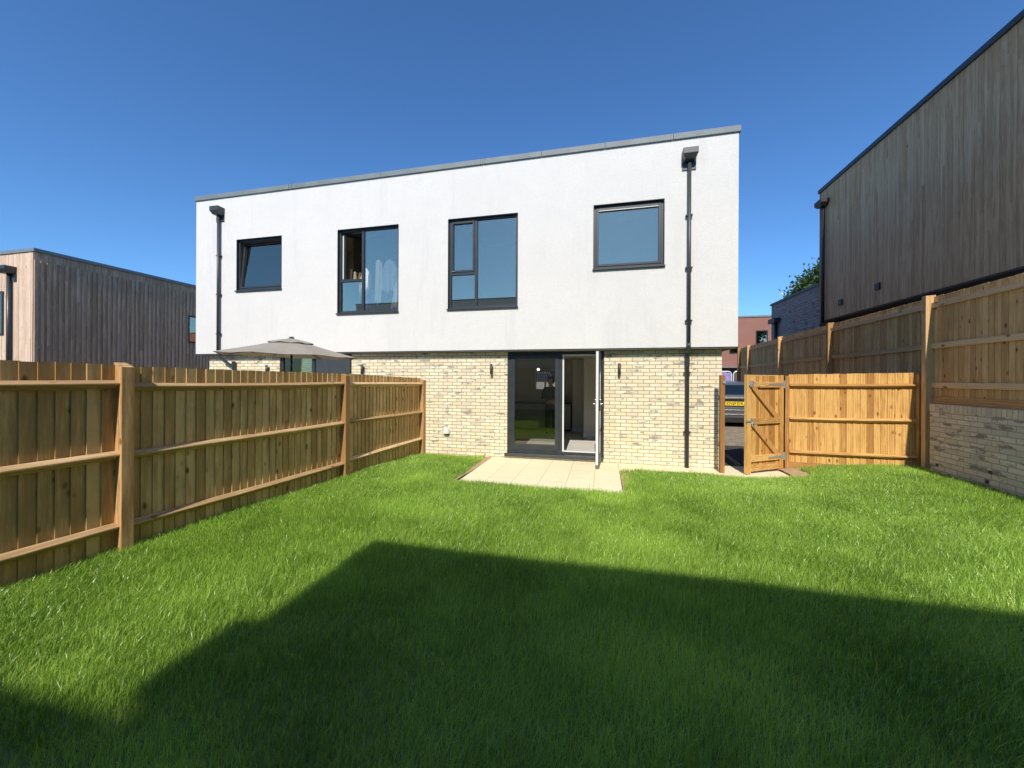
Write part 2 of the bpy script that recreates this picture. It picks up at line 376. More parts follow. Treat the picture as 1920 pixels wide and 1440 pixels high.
# bare soil edging strips, slabs
t = NT('bare_soil'); v = t.coord(); t.set(t.ramp(t.noise(v, 30, 6, .75), [(.3, (.30, .19, .10)), (.55, (.50, .36, .20)), (.8, (.62, .50, .32))]), .95); t.bump(t.noise(v, 45, 5), .8, .02); M['bare_soil'] = t.m
def softstrip(name, poly, z, h=.02, n=26):
    """low uneven bank of bare soil filling a polygon's bounding quad (4 corners)"""
    a, b, c, d = [Vector((p[0], p[1], 0)) for p in poly]; P = []; F = []
    for j in range(n+1):
        for i in range(n+1):
            s, q = i/n, j/n; p = a.lerp(b, s).lerp(d.lerp(c, s), q); e = min(s, 1-s, q, 1-q)*4
            p.z = float(lawn_z(p.x, p.y))-.008+z+h*min(1, e)*(.6+.4*math.sin(p.x*31+p.y*17))*(.7+.3*math.sin(p.y*43)); P.append(p)
    for j in range(n):
        for i in range(n): k = j*(n+1)+i; F.append((k, k+1, k+n+2, k+n+1))
    return struct(MB().poly(P, F).build(name, 'bare_soil', smooth=True))
mb = MB(); mb.box(-2.41, .29, 5.99, 8.35, -.115, -.012); struct(mb.build('patio', 'sand_paving', bevel=.004))
mb = MB(); mb.box(.292, 3.40, 7.72, 8.35, -.115, -.014); mb.box(2.27, 3.40, 8.352, 8.72, -.115, -.020); struct(mb.build('path', 'sand_paving', bevel=.004))
softstrip('soil_edge', [(-2.62, 5.95), (-2.413, 5.95), (-2.413, 8.34), (-2.66, 8.34)], .0, .015)
softstrip('soil_edge', [(.293, 5.95), (.52, 5.95), (.62, 7.71), (.293, 7.71)], .0, .015)
softstrip('soil_edge', [(3.28, 7.72), (3.95, 8.10), (4.05, 8.56), (3.28, 8.66)], .004, .02)
softstrip('soil_edge', [(-3.95, 8.18), (-2.7, 8.22), (-2.7, 8.345), (-3.95, 8.345)], .0, .015)
# neighbour's ground on the left, terrace on the right, road behind
mb = MB(); mb.box(-14, -4.33, -4, 8.3, -.118, .02); struct(mb.build('neighbour_ground', 'base_earth'))
mb = MB(); mb.box(-9, -5.0, 6.2, 8.35, .024, .03); struct(mb.build('neighbour_patio', 'sand_paving'))
mb = MB(); mb.quadbox([(5.62, -12, -.11), (60, -12, -.11), (60, 21, -.11), (6.02, 21, -.11), (5.62, -12, 1.2), (60, -12, 1.2), (60, 21, 1.2), (6.02, 21, 1.2)]); struct(mb.build('terrace_ground', 'base_earth'))
rz = lambda v: -.03+max(0, v-8.95)*.054
def sheet(name, quad, mat, dz=0):
    mb = MB(); n = 12; P = []; F = []
    (x0, x1, y0, y1) = quad
    for j in range(n+1):
        y = y0+(y1-y0)*j/n; P += [(x0, y, rz(y)+dz), (x1, y, rz(y)+dz)]
    for j in range(n): F.append((2*j, 2*j+1, 2*j+3, 2*j+2))
    return struct(mb.poly(P, F).build(name, mat))
sheet('road', (2.27, 6.0, 8.72, 17.4), 'paving_brown')
sheet('road', (-60, 60, 21.0, 60), 'paving_brown'); sheet('road', (-12, 6.0, 17.4, 21.0), 'paving_brown')
mb = MB(); P = [(2.27, 8.72, -.024), (3.6, 8.72, -.024), (3.6, 10.8, rz(10.8)+.006), (2.27, 10.8, rz(10.8)+.006)]; mb.poly(P, [(0, 1, 2, 3)]); struct(mb.build('path_shadow', 'shadow_asphalt'))  # dark sheet on the ground, painting in the shadow of gate and fence
mb = MB()
for k in range(5): mb.quadbox([(2.62+.0, 8.74+k*.9, rz(8.74+k*.9)+.002), (2.70, 8.74+k*.9, rz(8.74+k*.9)+.002), (2.70, 9.62+k*.9, rz(9.62+k*.9)+.002), (2.62, 9.62+k*.9, rz(9.62+k*.9)+.002)]+[(x, y, rz(y)+.05) for x, y in ((2.62, 8.74+k*.9), (2.70, 8.74+k*.9), (2.70, 9.62+k*.9), (2.62, 9.62+k*.9))])
struct(mb.build('path_edging', 'paving_brown'))

# ------------------------------------------------------------------ the white house
H = thing('house', 'white rendered house pair over a buff brick ground floor with a patio door', 'house', (-4.06, 8.35, 0))
U0, U1, VF, VB, ZB, ZT = -10.60, 2.467, 8.165, 17.2, 2.36, 6.43
WINS = {'w1': (-9.275, -7.872, 3.98, 5.304), 'w2': (-6.27, -4.64, 3.29, 5.304), 'w3': (-3.42, -1.813, 3.29, 5.304), 'w4': (-.228, 1.15, 3.988, 5.304)}
mb = MB(); wallmesh(mb, 'X', U0, U1, ZB, ZT, VF, VF+.30, [w_ for w_ in WINS.values()])
o = mb.build('upper_wall', 'white_render', H); weld(o)
mb = MB(); mb.box(U0, U0+.3, VF+.302, VB, ZB, ZT); mb.box(U1-.3, U1, VF+.302, VB, ZB, ZT); mb.box(U0+.302, U1-.302, VB-.3, VB-.002, ZB, ZT)
mb.box(-4.13, -4.0, VF+.31, VB-.31, 2.66, 6.2)
mb.each('upper_wall', 'white_render', H)
mb = MB(); mb.box(-4.036, -4.026, VF-.0015, VF+.01, ZB+.01, ZT-.01); mb.build('movement_joint', 'interior_wall', H)
mb = MB(); mb.box(U0+.02, U1-.02, VF+.02, 8.349, 2.33, ZB-.001); mb.box(U0+.02, -10.372, 8.351, VB-.05, 2.33, ZB-.001); mb.box(2.246, U1-.02, 8.351, VB-.05, 2.33, ZB-.001); mb.each('soffit', 'soffit', H)
mb = MB(); mb.box(U0+.31, U1-.31, VF+.31, VB-.31, 6.2, 6.40); mb.build('roof', 'roof_felt', H)
mb = MB(); e = .035
seg = [U0-e, -7.6, -5.1, -2.6, -1.3, .0, 1.3, U1+e]
for a, b in zip(seg[:-1], seg[1:]): mb.box(a+.002, b-.002, VF-e, VF+.35, 6.425, 6.54)
mb.box(U0-e, U0+.35, VF+.352, VB+e, 6.425, 6.54); mb.box(U1-.35, U1+e, VF+.352, VB+e, 6.425, 6.54); mb.box(U0+.352, U1-.352, VB-.35, VB+e, 6.425, 6.54)
mb.build('roof_trim', 'trim_metal', H, bevel=.006)
mb = MB()
for a in (-7.6, -2.6, -.02, 1.3): mb.box(a-.05, a-.045, VF-e-.006, VF+.35, 6.42, 6.548); mb.box(a+.045, a+.05, VF-e-.006, VF+.35, 6.42, 6.548)
mb.each('trim_seam', 'trim_dark', H)
# brick ground floor
DO = (-2.08, .0, .05, 2.36); DN = (-8.10, -6.0, .05, 2.36)
mb = MB(); wallmesh(mb, 'X', -10.37, 2.24, -.11, 2.36, 8.35, 8.65, [DO, DN]); o = mb.build('brick_wall', 'buff_brick', H); weld(o)
mb = MB(); wallmesh(mb, 'X', -10.37, 2.24, -.11, 2.34, 16.6, 16.9, [(-3.1, -1.5, 1.15, 2.2), (-7.5, -6.4, 1.3, 2.1)]); o = mb.build('back_wall', 'buff_brick', H); weld(o)
mb = MB(); mb.box(-10.37, -10.07, 8.652, 16.598, -.11, 2.36); mb.box(1.94, 2.24, 8.652, 16.598, -.11, 2.36); mb.each('side_wall', 'buff_brick_side', H)
# interior shell
mb = MB(); mb.box(-10.06, 1.93, 8.66, 16.59, -.10, .06); mb.build('interior_floor', 'interior_floor', H)
mb = MB(); mb.box(-10.3, 2.2, 8.66, 16.9, 2.365, 2.60); mb.build('ceiling', 'interior_wall', H)
mb = MB(); mb.box(-4.15, -3.95, 8.66, 16.59, .062, 2.355); mb.box(-2.42, -2.30, 8.66, 9.3, .062, 2.355)
mb.box(-3.94, -2.26, 12.9, 13.0, .062, 2.355); mb.box(-2.26, -1.42, 12.9, 13.0, .062, 1.36); mb.box(-2.26, -1.42, 12.9, 13.0, 2.06, 2.355); mb.box(-1.42, 1.93, 12.9, 13.0, .062, 2.355)
mb.build('partition', 'interior_dark', H)
mb = MB(); mb.box(-.98, -.60, 12.5, 12.89, .062, 2.355); mb.box(-.56, 1.93, 11.3, 11.5, .062, 2.355); mb.each('partition', 'interior_wall', H)
mb = MB(); mb.box(-.99, -.60, 12.48, 12.498, .062, .19); mb.box(-.57, 1.9, 11.28, 11.298, .062, .19); mb.each('skirting', 'white_upvc', H)
mb = MB(); mb.box(-4.14, -3.96, 8.66, 16.5, 2.61, 2.65); mb.box(-7.2, -7.1, 8.48, 13, 2.61, 6.19); mb.box(-1.2, -1.1, 8.48, 13, 2.61, 6.19); mb.box(-10.29, -7.21, 11.5, 11.6, 2.61, 6.19); mb.box(-7.09, -4.14, 12.5, 12.6, 2.61, 6.19); mb.box(-3.99, -1.21, 12.5, 12.6, 2.61, 6.19); mb.box(-1.09, 2.16, 11.5, 11.6, 2.61, 6.19)
mb.build('upper_partition', 'interior_wall', H)

def frame(mb, u0, u1, z0, z1, v, wd, dp, tint=.5):
    """four butted bars in the XZ plane; front face at v"""
    mb.box(u0, u0+wd, v, v+dp, z0, z1, tint); mb.box(u1-wd, u1, v, v+dp, z0, z1, tint)
    mb.box(u0+wd, u1-wd, v, v+dp, z0, z0+wd, tint); mb.box(u0+wd, u1-wd, v, v+dp, z1-wd, z1, tint)
def window(kind, u0, u1, z0, z1, parent=H, mat='anthracite'):
    v = VF+.06; mb = MB(); frame(mb, u0, u1, z0, z1, v, .058, .07)
    # metal lining of the reveal, standing 3 mm proud of the render
    t_ = .014
    mb.box(u0, u0+t_, VF-.004, v-.001, z0, z1); mb.box(u1-t_, u1, VF-.004, v-.001, z0, z1); mb.box(u0+t_, u1-t_, VF-.004, v-.001, z1-t_, z1)
    if kind == 'split':
        um = u0+(u1-u0)*.40
        mb.box(um-.03, um+.03, v, v+.07, z0+.058, z1-.058); zt = z0+.79; mb.box(u0+.058, um-.03, v, v+.07, zt-.03, zt+.03)
    W = mb.build('window', mat, parent, bevel=.003)
    mb = MB(); mb.box(u0-.012, u1+.012, VF-.045, v-.001, z0-.034, z0-.002); mb.build('sill', mat, W, bevel=.004)
    i0, i1, j0, j1 = u0+.058, u1-.058, z0+.058, z1-.058; vg = v+.03
    def pane(a0, a1, b0, b1, name='pane', y=vg): mb = MB(); mb.box(a0, a1, y, y+.006, b0, b1); return mb.build(name, 'window_glass', W)
    def sash(a0, a1, b0, b1, y=v-.012):
        mb = MB(); frame(mb, a0+.002, a1-.002, b0+.002, b1-.002, y, .045, .055); s_ = mb.build('sash', mat, W, bevel=.003); return s_
    return W, (i0, i1, j0, j1, vg, pane, sash)
# right upper square window
W, (i0, i1, j0, j1, vg, pane, sash) = window('single', *WINS['w4']); sash(i0, i1, j0, j1); pane(i0+.045, i1-.045, j0+.045, j1-.045)
mb = MB(); mb.box(i0+.05, i1-.05, VF+.046, VF+.058, j1-.062, j1-.05); mb.build('gasket', 'white_upvc', W)
# left upper square window: sash tilted inwards at the top
W, (i0, i1, j0, j1, vg, pane, sash) = window('single', *WINS['w1'])
s_ = sash(i0, i1, j0, j1); p_ = pane(i0+.045, i1-.045, j0+.045, j1-.045)
piv = Vector(((i0+i1)/2, VF+.09, j0)); rot = Matrix.Translation(piv) @ Matrix.Rotation(R(-5.5), 4, 'X') @ Matrix.Translation(-piv)
for q in (s_, p_): q.data.transform(rot)
# tall window right half
W, (i0, i1, j0, j1, vg, pane, sash) = window('split', *WINS['w3'])
um = WINS['w3'][0]+(WINS['w3'][1]-WINS['w3'][0])*.40; zt = WINS['w3'][2]+.79
sash(i0, um-.03, zt+.03, j1); pane(i0+.045, um-.075, zt+.075, j1-.045); pane(i0, um-.03, j0, zt-.03); pane(um+.03, i1, j0, j1)
mb = MB(); mb.box(i0+.03, i0+.09, VF+.03, VF+.046, zt+.045, zt+.06); mb.each('handle', 'chrome', W)
# tall window left half with the sash swung inwards
W, (i0, i1, j0, j1, vg, pane, sash) = window('split', *WINS['w2'])
um2 = WINS['w2'][0]+(WINS['w2'][1]-WINS['w2'][0])*.40; zt2 = WINS['w2'][2]+.79
pane(i0, um2-.03, j0, zt2-.03); pane(um2+.03, i1, j0, j1)
s_ = sash(i0, um2-.03, zt2+.03, j1); p_ = pane(i0+.045, um2-.075, zt2+.075, j1-.045)
piv = Vector((i0, VF+.13, 0)); rot = Matrix.Translation(piv) @ Matrix.Rotation(R(62), 4, 'Z') @ Matrix.Translation(-piv)
mb = MB(); mb.box(i0+.004, i0+.045, VF+.115, VF+.12, zt2+.06, j1-.02); q3 = mb.build('sash_edge', 'white_upvc', W)
for q in (s_, p_): q.data.transform(rot)
# sills of rooms behind (ceilings keep them dark)

# patio door
def bar(mb, *a): mb.box(*a, tint=.5)
D = MB(); v = 8.39
frame(D, DO[0]+.003, DO[1]-.003, DO[2]+.05, DO[3]-.033, v, .07, .08)
D.box(-.94, -.87, v, v+.08, .17, 2.257)
D = D.build('patio_door', 'anthracite', H, bevel=.003)
mb = MB(); mb.box(DO[0]-.05, DO[1]-.005, 8.30, 8.40-.012, .03, .098); mb.build('threshold', 'anthracite_light', D, bevel=.004)
mb = MB(); u0, u1, z0, z1 = -2.005, -.942, .172, 2.255
mb.box(u0, u0+.085, v-.012, v+.05, z0, z1); mb.box(u1-.085, u1, v-.012, v+.05, z0, z1); mb.box(u0+.085, u1-.085, v-.012, v+.05, z0, z0+.13); mb.box(u0+.085, u1-.085, v-.012, v+.05, z1-.085, z1)
lf = mb.build('door_leaf', 'anthracite', D, bevel=.003)
mb = MB(); mb.box(u0+.085, u1-.085, v+.015, v+.03, z0+.13, z1-.085); mb.build('pane', 'door_glass', lf)
mb = MB(); mb.box(-.868, -.838, v+.004, v+.09, .172, 2.255); mb.box(-.836, -.08, v+.004, v+.09, .171, .19); mb.box(-.836, -.08, v+.004, v+.09, 2.235, 2.254); mb.each('seal', 'white_upvc', D)
# open leaf, hinged on the right jamb, swung out square to the wall
mb = MB(); w_, h0, h1 = .80, .09, 2.26; y = 0
def leafbar(m, a0, a1, c0, c1, d0, d1): m.box(a0, a1, d0, d1, c0, c1)
for (a0, a1, c0, c1) in ((0, .085, h0, h1), (w_-.085, w_, h0, h1), (.085, w_-.085, h0, h0+.13), (.085, w_-.085, h1-.085, h1)):
    leafbar(mb, a0, a1, c0, c1, .0, .022)
outer = mb.build('door_leaf', 'anthracite', D, bevel=.002)
mb = MB()
for (a0, a1, c0, c1) in ((0, .085, h0, h1), (w_-.085, w_, h0, h1), (.085, w_-.085, h0, h0+.13), (.085, w_-.085, h1-.085, h1)):
    leafbar(mb, a0, a1, c0, c1, .0225, .07)
inner = mb.build('inner_frame', 'white_upvc', outer, bevel=.002)
mb = MB(); mb.box(.085, w_-.085, .03, .045, h0+.13, h1-.085); pg = mb.build('pane', 'door_glass', outer)
mb = MB()
for s in (-1, 1):
    y0 = -.02 if s < 0 else .07
    mb.box(w_-.06, w_-.03, min(y0, y0+.02*1), y0+.02, 1.12, 1.34); yy = (-.055, -.02) if s < 0 else (.09, .125)
    mb.box(w_-.055, w_-.035, yy[0], yy[1], 1.24, 1.26); ym = yy[0] if s < 0 else yy[1]-.018
    mb.box(w_-.17, w_-.035, ym, ym+.018, 1.235, 1.265)
hd = mb.build('handle', 'chrome', outer, bevel=.003)
# leaf local x runs away from hinge, local y from outer face (0) to inner face (.07); outer face must end up facing +x
ang = R(-92.5); T = Matrix.Translation((-.045, 8.385, 0)) @ Matrix.Rotation(ang, 4, 'Z') @ Matrix(((1, 0, 0, 0), (0, -1, 0, 0), (0, 0, 1, 0), (0, 0, 0, 1)))
for q in (outer, inner, pg, hd):
    q.data.transform(T); q.data.flip_normals()
# neighbour's patio door
D2 = MB(); frame(D2, DN[0]+.003, DN[1]-.003, DN[2]+.05, DN[3]-.033, v, .07, .08); D2.box(-7.17, -7.08, v, v+.08, .17, 2.257)
D2 = D2.build('patio_door', 'anthracite', H, bevel=.003)
mb = MB(); mb.box(-8.0, -7.18, v+.03, v+.04, .18, 2.25); mb.box(-7.07, -6.1, v+.03, v+.04, .18, 2.25); mb.build('pane', 'door_glass', D2)
mb = MB(); mb.box(-7.0, -6.02, 8.33, 8.35-.003, .10, 2.32); mb.build('door_leaf', 'anthracite_light', D2)
# downpipes
def downpipe(u, uw, jog):
    mb = MB(); mb.tube([(u, VF-.06, 5.96), (u, VF-.06, 2.42)], .034, 14)
    mb.tube([(u, VF-.06, 2.44), (u, VF-.06, 2.30), (u+jog*.45, VF+.03, 2.15), (u+jog, 8.285, 2.02), (u+jog, 8.285, .0)] if jog > .2 or jog < -.2 else
            [(u, VF-.06, 2.44), (u+jog*.3, VF-.05, 2.36), (u+jog, 8.285, 2.24), (u+jog, 8.285, -.03)], .036, 14)
    P = mb.build('downpipe', 'anthracite_light', H, smooth=True)
    mb = MB()
    for z in (4.91, 3.895, 2.87): mb.box(u-.062, u+.062, VF-.075, VF-.001, z-.013, z+.013)
    for z in (1.87, .69): mb.box(u+jog-.062, u+jog+.062, 8.27, 8.349, z-.013, z+.013)
    mb.tube([(u+jog, 8.285, 2.16), (u+jog, 8.285, 1.98)], .044, 14)
    mb.each('bracket', 'anthracite', P)
    mb = MB()   # hopper: box that narrows towards the outlet, with back plate
    mb.quadbox([(u-.09, VF-.15, 5.955), (u+.09, VF-.15, 5.955), (u+.09, VF-.002, 5.955), (u-.09, VF-.002, 5.955), (u-.135, VF-.20, 6.04), (u+.135, VF-.20, 6.04), (u+.135, VF-.002, 6.04), (u-.135, VF-.002, 6.04)])
    mb.box(u-.135, u+.135, VF-.20, VF-.002, 6.0405, 6.15); mb.box(u-.128, u+.128, VF-.018, VF-.001, 5.80, 5.954)
    mb.build('hopper', 'anthracite_light', P, bevel=.004)
downpipe(1.59, .07, .012); downpipe(-9.79, .07, .30)
mb = MB(); mb.box(1.40, 1.53, 8.24, 8.348, -.03, .03)
# wall lights
def walllight(u):
    mb = MB(); mb.tube([(u, 8.35-.075, 1.825), (u, 8.35-.075, 2.055)], .029, 18); L = mb.build('wall_light', 'anthracite_light', H, smooth=True)
    mb = MB(); mb.box(u-.025, u+.025, 8.35-.05, 8.349, 1.89, 1.99); mb.build('bracket', 'anthracite', L)
    mb = MB(); mb.tube([(u, 8.275, 1.822), (u, 8.275, 1.8245)], .024, 18); mb.tube([(u, 8.275, 2.0555), (u, 8.275, 2.058)], .024, 18); mb.each('lens', 'interior_wall', L)
for u in (-2.43, .305, -5.665, -8.43): walllight(u)
# extract vent cowl
mb = MB(); mb.box(-3.575, -3.425, 8.325, 8.349, .47, .605); mb.prism([(-.07, .0), (.07, .0), (.07, -.045), (.045, -.075), (-.045, -.075), (-.07, -.045)], lambda a, b: (-3.50+a, 8.325+b, .478), lambda a, b: (-3.50+a*.93, 8.325+b*.8, .602))
mb.build('vent_cowl', 'white_upvc', H, bevel=.004)
# kitchen, bulb, person inside
K = thing('kitchen_units', 'grey kitchen base units with dark worktop behind the patio door glass', 'kitchen units', (-2.6, 12.6, .06))
mb = MB(); mb.box(-3.93, -1.02, 12.32, 12.88, .16, .94); mb.box(-3.93, -3.35, 9.5, 12.31, .16, .94); mb.each('cabinet', 'kitchen_front', K)
mb = MB(); mb.box(-3.94, -1.00, 12.28, 12.89, .945, .985); mb.box(-3.94, -3.31, 9.5, 12.278, .945, .985); mb.each('worktop', 'worktop', K)
mb = MB()
for k in range(6): mb.box(-3.8+k*.52, -3.62+k*.52, 12.295, 12.315, .84, .855)
mb.each('handle', 'chrome', K)
KW = MB(); frame(KW, -2.258, -1.422, 1.362, 2.058, 12.905, .04, .07); KW.box(-1.93, -1.89, 12.905, 12.97, 1.402, 2.018); KW.box(-2.218, -1.93, 12.905, 12.97, 1.80, 1.83); KW = KW.build('kitchen_window', 'white_upvc', H)
BL = thing('pendant_bulb', 'small lit bulb hanging on a cord inside, seen through the patio door', 'light bulb', (-1.93, 11.6, 2.02))
me = bpy.data.meshes.new('bulb'); bm = bmesh.new(); bmesh.ops.create_uvsphere(bm, u_segments=14, v_segments=10, radius=.034); bm.to_mesh(me); bm.free(); me.materials.append(M['lit_bulb'])
o = bpy.data.objects.new('bulb', me); C.objects.link(o); o.location = (-1.93, 11.6, 2.02); attach(o, BL)
mb = MB(); mb.tube([(-1.93, 11.6, 2.07), (-1.93, 11.6, 2.36)], .006, 8); mb.tube([(-1.93, 11.6, 2.06), (-1.93, 11.6, 2.11)], .02, 10); mb.build('cord', 'white_upvc', BL)

# skinned figures
def skin(name, nodes, edges, mat, parent=None, sub=2):
    me = bpy.data.meshes.new(name); me.from_pydata([n[:3] for n in nodes], edges, []); me.materials.append(M[mat])
    o = bpy.data.objects.new(name, me); C.objects.link(o)
    o.modifiers.new('skin', 'SKIN'); sv = me.skin_vertices[0].data
    for i, n in enumerate(nodes): sv[i].radius = (n[3], n[4] if len(n) > 4 else n[3]); sv[i].use_root = (i == 0)
    m = o.modifiers.new('sub', 'SUBSURF'); m.levels = sub; m.render_levels = sub
    if parent is not None: attach(o, parent)
    return o
PX, PY, PZ = -1.60, 12.0, .06
PE = thing('person', 'person in dark clothes standing in the kitchen before the small window', 'person', (PX, PY, PZ))
def q(x, y, z, r, r2=None): return (PX+x, PY+y, PZ+z, r, r2 if r2 else r)
skin('body', [q(0, 0, .93, .13, .10), q(0, 0, 1.12, .125, .095), q(0, 0, 1.33, .15, .10), q(0, 0, 1.44, .07), q(0, -.01, 1.52, .055), q(0, -.02, 1.62, .085, .10), q(0, -.01, 1.70, .06, .07),
              q(-.17, 0, 1.39, .055), q(-.22, -.05, 1.14, .042), q(-.24, -.22, 1.02, .033), q(-.24, -.30, 1.03, .03), q(.17, 0, 1.39, .055), q(.23, .0, 1.12, .042), q(.24, -.06, .88, .033), q(.24, -.08, .80, .03),
              q(-.09, 0, .82, .085), q(-.10, -.01, .48, .06), q(-.11, .02, .09, .042), q(-.12, -.12, .04, .035), q(.09, 0, .82, .085), q(.10, -.01, .48, .06), q(.11, .02, .09, .042), q(.12, -.12, .04, .035)],
     [(0, 1), (1, 2), (2, 3), (3, 4), (4, 5), (5, 6), (2, 7), (7, 8), (8, 9), (9, 10), (2, 11), (11, 12), (12, 13), (13, 14), (0, 15), (15, 16), (16, 17), (17, 18), (0, 19), (19, 20), (20, 21), (21, 22)], 'skin', PE)
skin('jumper', [q(0, 0, .97, .15, .12), q(0, 0, 1.12, .15, .115), q(0, 0, 1.33, .17, .12), q(0, 0, 1.42, .10), q(-.18, 0, 1.38, .072), q(-.225, -.05, 1.14, .058), q(-.243, -.20, 1.03, .046), q(.18, 0, 1.38, .072), q(.235, 0, 1.12, .058), q(.243, -.05, .91, .046)],
     [(0, 1), (1, 2), (2, 3), (2, 4), (4, 5), (5, 6), (2, 7), (7, 8), (8, 9)], 'grey_cloth', PE)
skin('trousers', [q(0, 0, .98, .145, .115), q(0, 0, .88, .14, .12), q(-.09, 0, .80, .10), q(-.10, -.01, .48, .078), q(-.11, .02, .10, .065), q(.09, 0, .80, .10), q(.10, -.01, .48, .078), q(.11, .02, .10, .065)], [(0, 1), (1, 2), (2, 3), (3, 4), (1, 5), (5, 6), (6, 7)], 'dark_cloth', PE)
skin('hair', [q(0, .02, 1.66, .095, .105), q(0, .02, 1.72, .07, .08), q(0, .05, 1.58, .06)], [(0, 1), (0, 2)], 'hair', PE, 2)
for s in (-1, 1): skin('shoe', [q(s*.115, .05, .05, .045), q(s*.12, -.06, .04, .045, .035), q(s*.125, -.15, .035, .04, .03)], [(0, 1), (1, 2)], 'black_plastic', PE, 1)
for (hx, hy, hz, dx, dy, dz) in ((-.24, -.31, 1.03, 0, -1, -.15), (.24, -.085, .79, 0, -.2, -1)):
    for k in range(4): skin('finger', [q(hx-.025+.017*k, hy, hz, .009), q(hx-.025+.017*k, hy+dy*.04, hz+dz*.04, .008), q(hx-.025+.017*k, hy+dy*.065+.0, hz+dz*.065-.012, .007)], [(0, 1), (1, 2)], 'skin', PE, 1)
    skin('thumb', [q(hx+.03, hy+.01, hz+.02, .010), q(hx+.045, hy-.02, hz+.0, .009), q(hx+.04, hy-.045, hz-.01, .008)], [(0, 1), (1, 2)], 'skin', PE, 1)

# laundry in the left tall window
def cloth(name, label, mat, u, v, ztop, w, h, th=.05, folds=4, taper=.75, cat='garment', tilt=0.0, arms=True):
    nx, nz = 22, 18; P = []; F = []
    for side in (0, 1):
        for j in range(nz+1):
            t_ = j/nz; ww = w*(.55+.45*min(1, t_*3.5)) if arms else w
            ww *= (1-(1-taper)*max(0, t_-.3))
            for i in range(nx+1):
                s = i/nx-.5; f_ = math.sin(s*folds*6.28+u*9+t_*1.2)*.05*(.3+t_)
                dz = -abs(s)*.16*(1-t_)
                P.append((u+s*ww+tilt*t_, v+f_+(side-.5)*th*(1-abs(s)*1.2), ztop-t_*h+dz+.07*math.sin(s*9+u*5)*t_))
    n = (nx+1)*(nz+1)
    for j in range(nz):
        for i in range(nx): k = j*(nx+1)+i; F += [(k, k+1, k+nx+2, k+nx+1), (n+k, n+k+nx+1, n+k+nx+2, n+k+1)]
    for j in range(nz):
        for i in (0, nx): k = j*(nx+1)+i; F.append((k, k+nx+1, n+k+nx+1, n+k))
    for i in range(nx): F.append((i, n+i, n+i+1, i+1)); k = nz*(nx+1)+i; F.append((k, k+1, n+k+1, n+k))
    o = MB().poly(P, F).build(name, mat, smooth=True); return tag(o, label, cat, 'laundry drying in the open window')
cloth('garment', 'blue garment hanging at the left end of the drying laundry in the open window', 'cloth_blue', -5.70, 8.60, 4.04, .30, .72, folds=3)
cloth('garment', 'white top hanging beside the mullion of the open window, above the blue garment', 'cloth_white', -5.74, 8.54, 4.46, .26, .62, folds=3)
cloth('garment', 'tan top hanging leftmost behind the open sash', 'cloth_tan', -5.86, 8.66, 4.42, .26, .5, folds=2)
cloth('garment', 'long narrow white garment hanging just right of the window mullion', 'cloth_white', -5.33, 8.44, 4.62, .16, 1.1, folds=2, arms=False)
cloth('garment', 'pale blue shirt hanging in the middle of the wide window pane', 'cloth_pale', -5.08, 8.52, 4.62, .46, .80, folds=3)
cloth('garment', 'white towel heaped at the lower right corner of the open window', 'cloth_white', -4.78, 8.42, 4.14, .24, .72, folds=2, tilt=-.10)
AI = thing('clothes_rail', 'dark clothes airer standing behind the open upstairs window', 'clothes airer', (-5.3, 8.7, 2.62))
mb = MB(); mb.tube([(-6.0, 8.7, 4.66), (-4.75, 8.7, 4.66)], .012, 8); mb.build('rail', 'black_plastic', AI)
mb = MB(); mb.tube([(-6.0, 8.7, 4.66), (-6.0, 8.7, 2.61)], .012, 8); mb.build('leg', 'black_plastic', AI)
mb = MB(); mb.tube([(-4.75, 8.7, 4.66), (-4.75, 8.7, 2.61)], .012, 8); mb.build('leg', 'black_plastic', AI)
mb = MB(); mb.prism([(-.3, 0), (.3, 0), (.36, .55), (-.36, .55)], lambda a, b: (-5.02+a, 8.48, 3.30+b), lambda a, b: (-5.02+a, 8.78, 3.30+b)); o = mb.build('laundry_basket', 'black_plastic', bevel=.02); tag(o, 'dark laundry basket standing low behind the wide pane of the open window', 'basket')
mb = MB(); mb.box(-5.5, -4.6, 8.48, 8.9, 2.62, 3.29); o = mb.build('chest', 'interior_dark'); tag(o, 'low dark chest under the laundry basket inside the upstairs window', 'chest')

